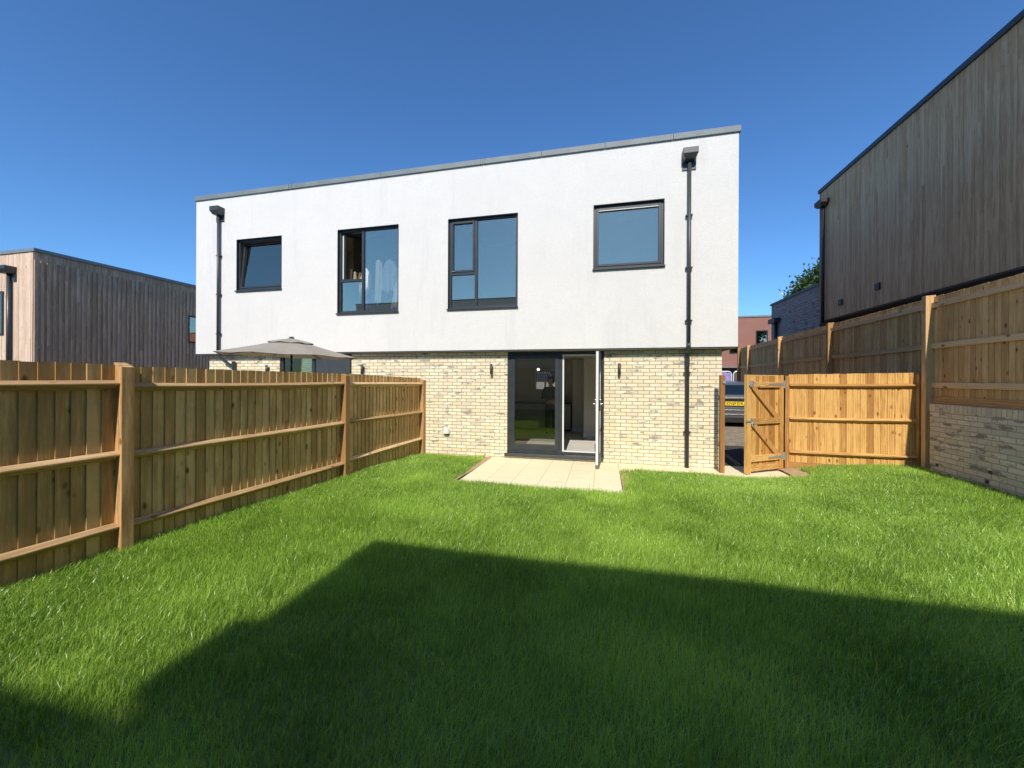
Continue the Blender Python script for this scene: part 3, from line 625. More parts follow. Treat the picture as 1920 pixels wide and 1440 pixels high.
# ------------------------------------------------------------------ featheredge fences
def fence(name, label, pts, bays, rails, inward, bmat, rmat, pmat, posts, arris=True, edge=.0085, pw=.1, gravel=None, postface=.10, postz=None):
    """pts: function s->(x,y) of board plane; bays: (s0,s1,z0,ztop0,ztop1); inward: unit vector towards the viewer's garden"""
    T = thing(name, label, 'fence', (*pts(bays[0][0]), 0)); I = Vector((*inward, 0))
    P = lambda s, d, z: (pts(s)[0]+I.x*d, pts(s)[1]+I.y*d, z)
    for (s0, s1, z0, za, zb, rz_) in bays:
        mb = MB(); n = max(1, round((s1-s0)/.103)); dw = (s1-s0)/n
        for i in range(n):
            a = s0+i*dw+random.uniform(-.004, .004); b = s0+(i+1)*dw+.010; zt = za+(zb-za)*i/n+random.uniform(-.004, .004); k = random.uniform(.85, 1.15)*edge
            mb.quadbox([P(a, -.008, z0), P(b, -.008, z0), P(b, .0-.002, z0), P(a, k, z0), P(a, -.008, zt), P(b, -.008, zt), P(b, -.002, zt), P(a, k, zt)])
        mb.build('board_panel', bmat, T)
        for zr in rz_:
            zr0, zr1 = (zr if isinstance(zr, tuple) else (zr, zr)); mb = MB(); k = edge*1.15+.001
            prof = [(k, .035), (k, -.050), (k+.066, -.006), (k+.066, .004)] if arris else [(k, .044), (k, -.044), (k+.035, -.044), (k+.035, .044)]
            bow = random.uniform(-.012, .004); N = 6; rr = []
            for j in range(N+1):
                s = s0+(s1-s0)*j/N; z = zr0+(zr1-zr0)*j/N+bow*4*(j/N)*(1-j/N); rr.append([P(s, a, z+b) for a, b in prof])
            V = [p for r_ in rr for p in r_]; n_ = len(prof); F = [tuple(range(n_)), tuple(range(N*n_, (N+1)*n_))]
            for j in range(N):
                for i in range(n_): F.append((j*n_+i, j*n_+(i+1) % n_, (j+1)*n_+(i+1) % n_, (j+1)*n_+i))
            mb.poly(V, F); mb.build('rail', rmat, T)
        if gravel:
            mb = MB(); g0, g1 = gravel
            mb.quadbox([P(s0, -.02, g0), P(s1, -.02, g0), P(s1, .022, g0), P(s0, .022, g0), P(s0, -.02, g1), P(s1, -.02, g1), P(s1, .022, g1), P(s0, .022, g1)]); mb.build('gravel_board', 'gravel_board', T)
    for (s, z0, z1, slope) in posts:
        mb = MB(); a, b = s-pw/2, s+pw/2; d0, d1 = -.025, postface
        mb.quadbox([P(a, d0, z0), P(b, d0, z0), P(b, d1, z0), P(a, d1, z0), P(a, d0, z1), P(b, d0, z1), P(b, d1, z1-slope), P(a, d1, z1-slope)])
        mb.build('post', pmat, T, bevel=.004)
    return T
l_ = .081; nrm = math.hypot(1, l_)
LP = lambda s: (-4.58+l_/nrm*s, 2.8+s/nrm)
fence('boundary_fence', 'long featheredge timber fence with three rails along the left of the lawn', LP,
      [(-5.8, -3.10, .0, 1.86, 1.86, (1.66, .96, .27)), (-3.0, -.03, .0, 1.865, 1.84, (1.655, .975, .285)), (.07, 2.97, .0, 1.825, 1.80, (1.63, .96, .275)), (3.07, 5.48, .0, 1.80, 1.735, ((1.62, 1.605), (.985, .955), (.31, .34)))],
      None, (1/nrm, -l_/nrm), 'fence_board', 'fence_rail', 'fence_post',
      [(-3.05, -.1, 1.86, .04), (.02, -.1, 1.862, .045), (3.02, -.1, 1.80, .03), (5.52, -.1, 1.71, .02)])
r_ = .04; nr = math.hypot(1, r_)
RP = lambda s: (5.52+r_/nr*s, 8.23+s/nr)
ps = [0, 3.30, 6.55, 9.85, 11.2]
bays = []
allp = [-13.2, -9.9, -6.6, -3.3]+ps
for a, b in zip(allp[:-1], allp[1:]): bays.append((a+.06, b-.04, 1.46, 3.17, 3.17, (3.02, 2.32, 1.65)))
fence('tall_fence', 'tall weathered timber fence on the right, standing on top of the brick retaining wall', RP, bays, None, (-1/nr, r_/nr), 'tall_board', 'tall_rail', 'fence_post',
      [(s, (.15 if s > -1 else 1.32), 3.20, .01) for s in allp], arris=False, edge=.002, gravel=(1.325, 1.462), postface=.115)
# timber lower skirt of the far bays
mb = MB()
for a, b in zip(ps[:-1], ps[1:]):
    P = lambda s, d, z: (RP(s)[0]-d, RP(s)[1], z)
    mb.quadbox([P(a+.06, -.02, .1), P(b-.05, -.02, .1), P(b-.05, .015, .1), P(a+.06, .015, .1), P(a+.06, -.02, 1.323), P(b-.05, -.02, 1.323), P(b-.05, .015, 1.323), P(a+.06, .015, 1.323)])
T_ = [o for o in C.objects if o.name == 'tall_fence'][0]; mb.build('lower_board', 'gravel_board', T_)
# retaining wall
RW = thing('retaining_wall', 'low buff brick retaining wall with an on-edge brick coping under the tall fence', 'wall', (5.3, 5, 0))
def rq(v0, v1, z0, z1, off=0): return [(RF(v0)-off, v0, z0), (RF(v0)+.22, v0, z0), (RF(v1)+.22, v1, z0), (RF(v1)-off, v1, z0), (RF(v0)-off, v0, z1), (RF(v0)+.22, v0, z1), (RF(v1)+.22, v1, z1), (RF(v1)-off, v1, z1)]
MB().quadbox(rq(-5, 8.08, -.1, 1.222)).build('wall_body', 'wall_brick_side', RW); MB().quadbox(rq(-5, 8.08, 1.223, 1.333, .003)).build('coping', 'wall_coping_side', RW)
mb = MB()
for (y, z) in ((7.92, .30), (7.0, .25), (5.9, .25), (6.95, .40)): mb.box(RF(y)-.002, RF(y)+.02, y-.03, y+.03, z, z+.05)
mb.build('weep_hole', 'black_plastic', RW)

# gate side: fence panel, gate, posts
A = Vector((3.42, 8.62, 0)); B = Vector((5.455, 8.435, 0)); e = (B-A).normalized(); n_in = Vector((e.y, -e.x, 0))
GP = lambda s: (A.x+e.x*s, A.y+e.y*s)
L = (B-A).length
GF = fence('gate_side_fence', 'short sunlit new timber fence panel between the gate and the tall fence', lambda s: GP(s), [(.08, L-.02, .14, 1.835, 1.87, ((1.625, 1.64), (.985, 1.01), (.34, .36)))], None, (n_in.x, n_in.y), 'new_timber', 'new_timber_rail', 'new_timber_post',
      [(.03, -.1, 1.81, .0), (L+.005, .0, 1.85, .0)], pw=.07, postface=.09)
mb = MB(); P = lambda s, d, z: (GP(s)[0]+n_in.x*d, GP(s)[1]+n_in.y*d, z)
mb.quadbox([P(.08, -.02, -.02), P(L-.05, -.02, .05), P(L-.05, .012, .05), P(.08, .012, -.02), P(.08, -.02, .138), P(L-.05, -.02, .138), P(L-.05, .012, .138), P(.08, .012, .138)]); mb.build('gravel_board', 'new_timber_rail', GF)
mb = MB(); mb.box(2.115, 2.195, 7.97, 8.06, -.1, 1.815); LPo = mb.build('gate_post', 'new_timber_post', bevel=.005); tag(LPo, 'slim orange timber gate post standing against the house corner', 'post')
mb = MB(); mb.box(2.150, 2.20, 7.945, 7.969, 1.66, 1.70); mb.box(2.196, 2.21, 7.98, 8.03, 1.655, 1.70); mb.box(2.196, 2.206, 7.98, 8.03, .74, .79); mb.build('latch_keep', 'galvanised', LPo)
G = thing('garden_gate', 'open ledged and braced timber garden gate with galvanised hinges and ring latch', 'gate', (3.33, 8.50, 0))
ga = Vector((2.53, 7.96, 0)); gb = Vector((3.33, 8.50, 0)); ge = (gb-ga).normalized(); gn = Vector((ge.y, -ge.x, 0)); GL = (gb-ga).length
Q = lambda s, d, z: (ga.x+ge.x*s+gn.x*d, ga.y+ge.y*s+gn.y*d, z)
def gbox(mb, s0, s1, d0, d1, z0, z1, t=None): mb.quadbox([Q(s0, d0, z0), Q(s1, d0, z0), Q(s1, d1, z0), Q(s0, d1, z0), Q(s0, d0, z1), Q(s1, d0, z1), Q(s1, d1, z1), Q(s0, d1, z1)], t)
mb = MB(); nb = 9; sw = (GL-.19)/nb
for i in range(nb): gbox(mb, .105+i*sw+.002, .105+(i+1)*sw-.002, -.02, .0, .05, 1.80)
mb.build('board_panel', 'new_timber', G, bevel=.003)
mb = MB(); gbox(mb, 0, .10, -.022, .045, .0, 1.82); gbox(mb, GL-.08, GL, -.022, .045, .0, 1.82); mb.each('stile', 'new_timber', G, bevel=.004)
mb = MB()
for (z0, z1) in ((1.585, 1.69), (.905, 1.01), (.215, .325)): gbox(mb, .101, GL-.081, .001, .045, z0, z1)
gbox(mb, .101, GL-.081, .001, .022, .03, .15); gbox(mb, .101, GL-.081, -.021, -.001, 1.801, 1.82); mb.each('ledge', 'new_timber_rail', G, bevel=.004)
for (z0, z1) in ((1.585, 1.01), (.905, .325)):
    mb = MB(); s0, s1 = .105, GL-.085; ww = .14
    mb.quadbox([Q(s0, .001, z0), Q(s0+ww, .001, z0), Q(s0+ww, .042, z0), Q(s0, .042, z0)][::-1]+[Q(s1-ww, .001, z1), Q(s1, .001, z1), Q(s1, .042, z1), Q(s1-ww, .042, z1)][::-1]); mb.build('brace', 'new_timber_post', G, bevel=.003)
for z in (1.645, .27):
    mb = MB(); mb.quadbox([Q(GL-.42, .046, z-.012), Q(GL-.02, .046, z-.028), Q(GL-.02, .052, z-.028), Q(GL-.42, .052, z-.012), Q(GL-.42, .046, z+.012), Q(GL-.02, .046, z+.028), Q(GL-.02, .052, z+.028), Q(GL-.42, .052, z+.012)])
    gbox(mb, GL-.018, GL+.055, .046, .053, z-.075, z+.075); mb.tube([Q(GL-.01, .058, z-.07), Q(GL-.01, .058, z+.07)], .011, 10); mb.build('hinge', 'galvanised', G)
mb = MB(); gbox(mb, .03, .12, .046, .075, 1.62, 1.70); mb.tube([Q(.075, .06, 1.60), Q(.075, .085, 1.71)], .03, 10); mb.build('latch', 'galvanised', G)
mb = MB(); gbox(mb, -.02, .13, .046, .062, .955, .985); gbox(mb, .06, .13, .046, .055, .92, 1.02)
ring = [Q(.13+.035*math.cos(t_), .07, .90+.04*math.sin(t_)) for t_ in np.linspace(0, 2*math.pi, 17)]; mb.tube(ring, .006, 6, cap=False); mb.tube([Q(.13, .05, .94), Q(.13, .085, .94)], .014, 10); mb.build('ring_handle', 'galvanised', G)

# ------------------------------------------------------------------ parasol in the next garden
PA = thing('parasol', 'open taupe garden parasol with a vented top beside the white house', 'parasol', (-6.10, 6.58, .03))
def canopy(r0, z0, r1, z1, n, sag, lean=0):
    P = []; F = []; NR, NA = 8, n*6
    for j in range(NR+1):
        t_ = j/NR; r = r0+(r1-r0)*t_
        for i in range(NA):
            a = 2*math.pi*i/NA+.26; ph = (i % 6)/6; rr = r*(1-(1-math.cos(math.pi/n))*(1-abs(2*ph-1))*1.0)
            z = z0+(z1-z0)*(t_**.92)-sag*math.sin(math.pi*t_)*.6-.018*(1-abs(2*ph-1))*t_
            x, y = rr*math.cos(a), rr*math.sin(a); P.append((-6.10+x, 6.58+y, z-lean*x))
    for j in range(NR):
        for i in range(NA): F.append((j*NA+i, j*NA+(i+1) % NA, (j+1)*NA+(i+1) % NA, (j+1)*NA+i))
    return P, F
def solid(P, F, name, mat, par, th=.004):
    o = MB().poly(P, F).build(name, mat, par); m = o.modifiers.new('thick', 'SOLIDIFY'); m.thickness = th; return o
solid(*canopy(.33, 2.425, 1.27, 2.175, 8, .0, .028), 'canopy', 'canvas', PA)
solid(*canopy(.03, 2.52, .42, 2.43, 8, -.01, .028), 'vent_canopy', 'canvas', PA)
mb = MB(); mb.tube([(-6.10, 6.58, .07), (-6.10, 6.58, 2.44)], .022, 12); mb.build('pole', 'anthracite', PA)
mb = MB(); mb.tube([(-6.10, 6.58, 2.515), (-6.10, 6.58, 2.545), (-6.10, 6.58, 2.555)], [.05, .045, .01], 12); mb.build('finial', 'anthracite', PA)
for k in range(8):
    a = 2*math.pi*k/8+.26; mb = MB(); mb.tube([(-6.10+.03*math.cos(a), 6.58+.03*math.sin(a), 2.42), (-6.10+1.24*math.cos(a), 6.58+1.24*math.sin(a), 2.16-.028*1.24*math.cos(a))], .008, 6); mb.build('rib', 'anthracite', PA)
mb = MB(); mb.tube([(-6.1, 6.58, .03), (-6.1, 6.58, .09), (-6.1, 6.58, .16)], [.25, .25, .05], 20); mb.build('base', 'black_plastic', PA)

# ------------------------------------------------------------------ timber clad house on the left
def batten_wall(name, mat, par, axis, a0, a1, fixed, z0, z1, pitch, depth, out, holes=(), prof='batten', zf=None):
    """vertical boards; axis 'X' boards spread along x on plane y=fixed, out=+-1 outward"""
    mb = MB(); n = int((a1-a0)/pitch)
    for i in range(n):
        a = a0+i*pitch; b = a+pitch*(.97 if prof != 'batten' else .98)
        d = depth if (prof == 'batten' and i % 2 == 0) else (depth*.45 if prof == 'batten' else depth*random.uniform(.8, 1.0))
        segs = [(z0, z1)]
        for h in holes:
            if a+pitch/2 > h[0] and a+pitch/2 < h[1]: segs = [(z0, h[2]), (h[3], z1)]
        for (p, q_) in segs:
            cuts = [p]; z = p+random.uniform(.5, 3.8)
            while z < q_-.2: cuts.append(z); z += random.uniform(2.5, 4.2)
            cuts.append(q_)
            for c0, c1 in zip(cuts[:-1], cuts[1:]):
                t_ = min(1, max(0, random.gauss(.5, .15)))
                f0, f1 = sorted((fixed, fixed+out*d))
                if axis == 'X': mb.box(a, b, f0, f1, c0+.001, c1-.001, t_)
                else: mb.box(f0, f1, a, b, c0+.001, c1-.001, t_)
    return mb.build(name, mat, par)
def simple_window(par, axis, a0, a1, z0, z1, f, out, mat='anthracite', glass='window_glass', dp=.06):
    mb = MB(); w_ = .07
    def bx(x0, x1, c0, c1, d0, d1):
        lo, hi = sorted((f+out*d0, f+out*d1))
        if axis == 'X': mb.box(x0, x1, lo, hi, c0, c1)
        else: mb.box(lo, hi, x0, x1, c0, c1)
    bx(a0, a0+w_, z0, z1, 0, dp); bx(a1-w_, a1, z0, z1, 0, dp); bx(a0+w_, a1-w_, z0, z0+w_, 0, dp); bx(a0+w_, a1-w_, z1-w_, z1, 0, dp)
    W = mb.build('window', mat, par); mb2 = mb; mb = MB()
    def bx2(x0, x1, c0, c1, d0, d1):
        lo, hi = sorted((f+out*d0, f+out*d1))
        if axis == 'X': mb.box(x0, x1, lo, hi, c0, c1)
        else: mb.box(lo, hi, x0, x1, c0, c1)
    bx2(a0+w_, a1-w_, z0+w_, z1-w_, .02, .03); mb.build('pane', glass, W)
LH = thing('timber_house', 'timber clad flat roofed house beyond the left fence, pale front and grey slatted side', 'house', (-20.6, 10, 0))
mb = MB(); wallmesh(mb, 'X', -29.2, -20.70, -.1, 6.40, 10.06, 10.3, [(-23.75, -22.32, 3.34, 5.0)]); mb.box(-29.2, -20.9, 10.9, 10.95, 2.5, 6.3)
mb.box(-20.72, -20.70, 10.305, 22.0, -.1, 6.4); mb.box(-29.2, -20.73, 21.8, 22, -.1, 6.4); mb.box(-29.2, -29.0, 10.31, 21.79, -.1, 6.4); mb.build('wall', 'trim_dark', LH)
mb = MB(); mb.box(-29.25, -20.7, 10.1, 22, 6.3, 6.39); mb.build('roof', 'roof_felt', LH)
mb = MB(); mb.box(-29.3, -20.60, 9.97, 10.25, 6.41, 6.53); mb.box(-20.9, -20.60, 10.252, 22.1, 6.41, 6.53); mb.each('roof_trim', 'trim_metal', LH)
batten_wall('front_cladding', 'pink_cladding', LH, 'X', -29.2, -20.66, 10.055, 1.0, 6.41, .095, .05, -1, holes=[(-23.75, -22.32, 3.34, 5.0)], prof='flush')
batten_wall('side_cladding', 'dark_cladding', LH, 'Y', 10.01, 22.0, -20.695, .6, 6.10, .085, .062, 1, holes=[(15.5, 16.4, 3.54, 4.92)])
batten_wall('side_cladding', 'dark_cladding', LH, 'Y', 10.01, 22.0, -20.695, 6.10, 6.41, .10, .025, 1, prof='flush')
simple_window(LH, 'X', -23.75, -22.32, 3.34, 5.0, 10.02, -1); simple_window(LH, 'Y', 15.5, 16.4, 3.54, 4.92, -20.69, 1, dp=.08)
mb = MB(); mb.tube([(-21.88, 9.93, 5.75), (-21.88, 9.93, 1.0)], .065, 12); P_ = mb.build('downpipe', 'anthracite', LH, smooth=True)
mb = MB(); mb.quadbox([(-22.05, 9.78, 5.62), (-21.66, 9.78, 5.62), (-21.66, 9.998, 5.62), (-22.05, 9.998, 5.62), (-22.2, 9.68, 5.75), (-21.6, 9.68, 5.75), (-21.6, 9.998, 5.75), (-22.2, 9.998, 5.75)]); mb.box(-22.2, -21.6, 9.68, 9.998, 5.752, 5.88); mb.box(-21.78, -21.6, 9.96, 9.999, 5.35, 5.618); mb.build('hopper', 'anthracite', P_)

# ------------------------------------------------------------------ timber clad house on the right, on the terrace
RH = thing('timber_house', 'tall dark timber clad house rising above the right hand fence', 'house', (6.6, 9, 1.2))
mb = MB(); mb.box(6.64, 15, -6, 14.16, 3.589, 7.60); mb.build('wall', 'trim_dark', RH)
mb = MB(); mb.box(6.95, 15, -6, 13.9, 1.2, 3.50); mb.build('ground_floor_wall', 'grey_brick_side', RH)
batten_wall('cladding', 'brown_cladding', RH, 'Y', -6, 14.17, 6.64, 3.59, 7.62, .058, .04, -1, prof='flush')
mb = MB(); mb.box(6.60, 15, 14.162, 14.19, 3.59, 7.62); mb.build('end_cladding', 'brown_cladding', RH)
mb = MB(); mb.box(6.62, 15, -6, 14.1, 3.56, 3.588); mb.each('soffit', 'soffit', RH)
mb = MB(); mb.box(6.56, 15.1, -6.05, 14.22, 7.62, 7.73); mb.each('roof_trim', 'trim_dark', RH, bevel=.005)
mb = MB(); mb.tube([(6.53, 13.84, 7.1), (6.53, 13.84, 3.50)], .045, 12); P_ = mb.build('downpipe', 'black_plastic', RH, smooth=True)
mb = MB(); mb.quadbox([(6.42, 13.72, 7.06), (6.597, 13.72, 7.06), (6.597, 13.96, 7.06), (6.42, 13.96, 7.06), (6.38, 13.64, 7.15), (6.597, 13.64, 7.15), (6.597, 14.04, 7.15), (6.38, 14.04, 7.15)]); mb.box(6.38, 6.597, 13.64, 14.04, 7.151, 7.26); mb.build('hopper', 'black_plastic', P_)
for (y, z) in ((11.46, 4.05), (13.02, 3.96)):
    mb = MB(); mb.box(6.56, 6.597, y-.08, y+.08, z-.07, z+.09); mb.build('vent_grille', 'black_plastic', RH)
# grey brick annex beyond it
BA = thing('brick_annex', 'single storey grey brick building between the red building and the dark timber house', 'building', (6.7, 16, 1.2))
mb = MB(); mb.box(6.64, 12, 14.25, 17.9, 1.0, 4.76); mb.build('wall', 'grey_brick_side', BA)
mb = MB(); mb.box(6.60, 12.05, 14.23, 17.94, 4.762, 4.84); mb.each('roof_trim', 'trim_dark', BA)
mb = MB(); mb.tube([(6.57, 17.3, 4.0), (6.57, 17.3, 1.2)], .055, 12); P_ = mb.build('downpipe', 'black_plastic', BA, smooth=True)
mb = MB(); mb.box(6.42, 6.638, 17.05, 17.65, 3.99, 4.16); mb.build('hopper', 'black_plastic', P_)
# red building in the distance
RB = thing('red_building', 'distant flat roofed building with a red brown upper storey, beyond the gate', 'building', (10, 36, 1.4))
holes = [(12.20, 13.10, 4.3, 5.88), (10.22, 10.90, 3.98, 4.72), (2, 3, 4.3, 5.9), (-4, -3, 4.3, 5.9)]
mb = MB(); wallmesh(mb, 'X', -8, 20, 2.9, 6.98, 36, 36.3, holes); mb.box(-8, 20, 40, 40.3, 1, 6.98); mb.box(-7.99, -7.7, 36.31, 39.99, 2.9, 6.98); mb.box(19.7, 19.99, 36.31, 39.99, 2.9, 6.98); mb.build('wall', 'red_render', RB)
mb = MB(); mb.box(-8.1, 20.1, 35.93, 40.4, 6.985, 7.12); mb.each('roof_trim', 'trim_metal', RB)
mb = MB(); mb.box(-8.0, 20.0, 36.0, 36.3, 2.80, 2.897); mb.build('soffit_edge', 'trim_metal', RB)
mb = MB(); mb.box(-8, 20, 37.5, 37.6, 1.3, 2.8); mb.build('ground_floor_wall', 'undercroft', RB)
for h in holes: simple_window(RB, 'X', *h, 36.05, -1, dp=.08)
# tree
def tree(loc, hgt, rad, n, label):
    T = thing('tree', label, 'tree', loc); x, y, z = loc
    mb = MB(); mb.tube([(x, y, z), (x+.1, y, z+hgt*.35), (x-.1, y+.1, z+hgt*.7)], [.25, .18, .07], 10)
    for k in range(9):
        a = k*2.4; h0 = hgt*(.3+.05*k); mb.tube([(x, y, z+h0), (x+math.cos(a)*rad*.45, y+math.sin(a)*rad*.45, z+h0+hgt*.15), (x+math.cos(a)*rad*.75, y+math.sin(a)*rad*.75, z+h0+hgt*.25)], [.09, .05, .02], 6)
    mb.build('trunk', 'bark', T)
    cl = rng.normal(size=(70, 3)); cl /= np.linalg.norm(cl, axis=1)[:, None]; cl *= (rng.random(70)**.4)[:, None]*np.array([rad, rad, hgt*.36]); cl[:, 2] += hgt*.64
    ci = rng.integers(0, 70, n); p = cl[ci]+rng.normal(size=(n, 3))*.28*rad*.45
    d1 = rng.normal(size=(n, 3)); d1 /= np.linalg.norm(d1, axis=1)[:, None]; d2 = np.cross(d1, rng.normal(size=(n, 3))); d2 /= np.linalg.norm(d2, axis=1)[:, None]
    sz = rng.uniform(.07, .15, n)[:, None]; V = np.stack([p-d1*sz, p+d2*sz*.5, p+d1*sz, p-d2*sz*.5], 1).reshape(-1, 3)+np.array([x, y, z])
    me = bpy.data.meshes.new('crown'); me.from_pydata(V.tolist(), [], np.arange(4*n).reshape(-1, 4).tolist()); me.materials.append(M['tree_leaf'])
    at = me.attributes.new('tint', 'FLOAT', 'FACE'); at.data.foreach_set('value', (rng.random(n)*.6+.4*rng.random(70)[ci]).astype(np.float32))
    o = bpy.data.objects.new('crown', me); C.objects.link(o); attach(o, T)
tree((13.8, 25.5, 1.3), 7.4, 2.9, 60000, 'leafy green tree showing above the grey brick building')

# ------------------------------------------------------------------ parked car
CX, CY = 4.02, 13.6; CZ = rz(13.9)+.0
CA = thing('parked_car', 'dark grey hatchback parked beyond the gate with a yellow rear plate', 'car', (CX, CY, CZ))
prof = [(.06, .26), (.02, .42), (.0, .60), (.03, .74), (.10, .93), (.16, 1.0), (.32, 1.22), (.50, 1.40), (.9, 1.45), (1.6, 1.46), (2.3, 1.40), (3.0, 1.02), (3.9, .88), (4.15, .62), (4.2, .30), (4.0, .22), (.2, .22)]
def car_w(z): return .90 if z < .95 else .90-(z-.95)*.52
nseg = 10; P = []; F = []
for i in range(nseg+1):
    s = -1+2*i/nseg
    for (y, z) in prof:
        rnd = 1-abs(s)**6*.0; yy = y+(abs(s)**4*.13 if y < 1 else (-abs(s)**4*.2 if y > 3.2 else 0)); zz = z-(abs(s)**5*.05 if z > .95 else 0)
        P.append((CX+s*car_w(z), CY+yy, CZ+zz))
m_ = len(prof)
for i in range(nseg):
    for k in range(m_): F.append((i*m_+k, i*m_+(k+1) % m_, (i+1)*m_+(k+1) % m_, (i+1)*m_+k))
F += [tuple(range(m_)), tuple(range(nseg*m_, (nseg+1)*m_))]
MB().poly(P, F).build('body', 'car_paint', CA, smooth=False, bevel=.02)
mb = MB(); mb.quadbox([(CX-.68, CY+.17, CZ+1.03), (CX+.68, CY+.17, CZ+1.03), (CX+.68, CY+.21, CZ+1.03), (CX-.68, CY+.21, CZ+1.03), (CX-.58, CY+.40, CZ+1.335), (CX+.58, CY+.40, CZ+1.335), (CX+.58, CY+.45, CZ+1.335), (CX-.58, CY+.45, CZ+1.335)]); mb.build('rear_window', 'car_glass', CA)
mb = MB(); mb.box(CX-.72, CX+.72, CY+.0, CY+.12, CZ+.895, CZ+.955); mb.box(CX-.6, CX+.6, CY-.02, CY+.03, CZ+.535, CZ+.555); mb.box(CX-.6, CX+.6, CY-.0, CY+.03, CZ+.40, CZ+.415); mb.each('trim_strip', 'car_silver', CA, bevel=.006)
mb = MB(); mb.box(CX-.40, CX+.40, CY+.0, CY+.05, CZ+.66, CZ+.87); mb.build('plate_recess', 'car_trim', CA)
mb = MB(); mb.box(CX-.78, CX+.78, CY+.03, CY+.3, CZ+.15, CZ+.30); mb.build('diffuser', 'car_trim', CA)
for s in (-1, 1):
    mb = MB(); mb.box(CX+s*.62-.16, CX+s*.62+.16, CY+.06, CY+.16, CZ+.72, CZ+.90); mb.build('tail_lamp', 'red_lamp', CA, bevel=.02)
for (y) in (.75, 3.3):
    for s in (-1, 1):
        mb = MB(); mb.tube([(CX+s*.70, CY+y, CZ+.31), (CX+s*.90, CY+y, CZ+.31)], .31, 24); W_ = mb.build('wheel', 'rubber', CA); mb = MB(); mb.tube([(CX+s*.895, CY+y, CZ+.31), (CX+s*.915, CY+y, CZ+.31)], .2, 16); mb.build('rim', 'car_silver', W_)
plain('plate_yellow', (.80, .60, .04), .4, 0, 5, .03)
mb = MB(); mb.box(CX-.27, CX+.27, CY-.018, CY-.001, CZ+.69, CZ+.81); PL = mb.build('number_plate', 'plate_yellow', CA)
fc = bpy.data.curves.new('plate_text', 'FONT'); fc.body = 'KW69 EYK'; fc.size = .125; fc.align_x = 'CENTER'; fc.align_y = 'CENTER'; fc.extrude = .001; fc.offset = .002
tmp = bpy.data.objects.new('tmp', fc); C.objects.link(tmp); dg = bpy.context.evaluated_depsgraph_get(); tm = bpy.data.meshes.new_from_object(tmp.evaluated_get(dg)); bpy.data.objects.remove(tmp)
xs = [v_.co.x for v_ in tm.vertices]; k = .48/(max(xs)-min(xs)); tm.transform(Matrix.Translation((CX, CY-.022, CZ+.75)) @ Matrix.Rotation(R(90), 4, 'X') @ Matrix.Diagonal((k, .9, 1, 1)))
tm.materials.clear(); tm.materials.append(M['car_trim']); o = bpy.data.objects.new('plate_lettering', tm); C.objects.link(o); attach(o, PL)

# barriers behind the car
def barrier(x0, x1, y, label, sheet_=None):
    z = rz(y); T = thing('site_barrier', label, 'barrier', ((x0+x1)/2, y, z), 'white metal site barriers beyond the car')
    h = 1.52; r = .16; pts = [(x0, y, z), (x0, y, z+h-r)]+[(x0+r-r*math.cos(a), y, z+h-r+r*math.sin(a)) for a in np.linspace(.3, math.pi/2, 5)]+[(x1-r+r*math.sin(a), y, z+h-r+r*math.cos(a)) for a in np.linspace(0, 1.3, 5)]+[(x1, y, z+h-r), (x1, y, z)]
    MB().tube(pts, .028, 8).build('frame', 'white_upvc', T)
    mb = MB(); n = int((x1-x0)/.11)
    for i in range(1, n): mb.tube([(x0+(x1-x0)*i/n, y, z+.2), (x0+(x1-x0)*i/n, y, z+h-.03)], .008, 6)
    mb.tube([(x0, y, z+.2), (x1, y, z+.2)], .02, 8); mb.build('bars', 'white_upvc', T)
    if sheet_:
        o = cloth('banner', '', sheet_, (x0+x1)/2, y-.06, z+h-.03, (x1-x0)*.9, 1.1, th=.02, folds=1, taper=1, arms=False)
        for k_ in ('label', 'category', 'group'): del o[k_]
        attach(o, T)
barrier(5.50, 6.24, 21.6, 'white tubular site barrier covered by a crumpled purple sheet, behind the car', 'cloth_purple')
barrier(6.42, 7.2, 21.9, 'bare white tubular site barrier right of the one with the purple sheet')
barrier(-4.4, -2.6, 19.5, 'bare white tubular site barrier seen through the kitchen window')

# ------------------------------------------------------------------ the houses behind the camera that shade the lawn
SH = thing('terrace_house', 'white flat roofed house standing behind the viewer and shading the lawn', 'house', (3, -4.03, 0))
mb = MB(); wallmesh(mb, 'X', -2.02, 9, 2.4, 6.60, -4.05, -4.35, [(-1.0, .4, 3.4, 5.3), (2.2, 3.8, 3.4, 5.3), (5.2, 6.6, 4.0, 5.3)][::1]); mb.box(-2.02, -1.72, -13, -4.352, 2.4, 6.6); mb.box(8.7, 9, -13, -4.352, 2.4, 6.6); mb.box(-1.71, 8.69, -12, -4.36, 6.3, 6.5); mb.box(-1.71, 8.69, -12, -4.36, 2.4, 2.6); mb.build('upper_wall', 'white_render', SH)
mb = MB(); mb.box(-1.82, 8.8, -13, -4.25, -.1, 2.395); mb.build('brick_wall', 'buff_brick', SH)
for h in ((-1.0, .4, 3.4, 5.3), (2.2, 3.8, 3.4, 5.3), (5.2, 6.6, 4.0, 5.3)): simple_window(SH, 'X', *h, -4.15, 1)
mb = MB(); mb.box(-2.04, 9.02, -13, -4.03, 6.602, 6.66); mb.each('roof_trim', 'trim_metal', SH)
mb = MB(); mb.quadbox([(-2.15, -5.55, 6.15), (-2.03, -5.55, 6.15), (-2.03, -5.3, 6.15), (-2.15, -5.3, 6.15), (-2.22, -5.75, 6.45), (-2.03, -5.75, 6.45), (-2.03, -5.15, 6.45), (-2.22, -5.15, 6.45)]); mb.build('hopper', 'anthracite', SH)
SL = thing('terrace_house', 'neighbouring white house set further back behind the viewer, left of the other', 'house', (-9, -6.2, 0))
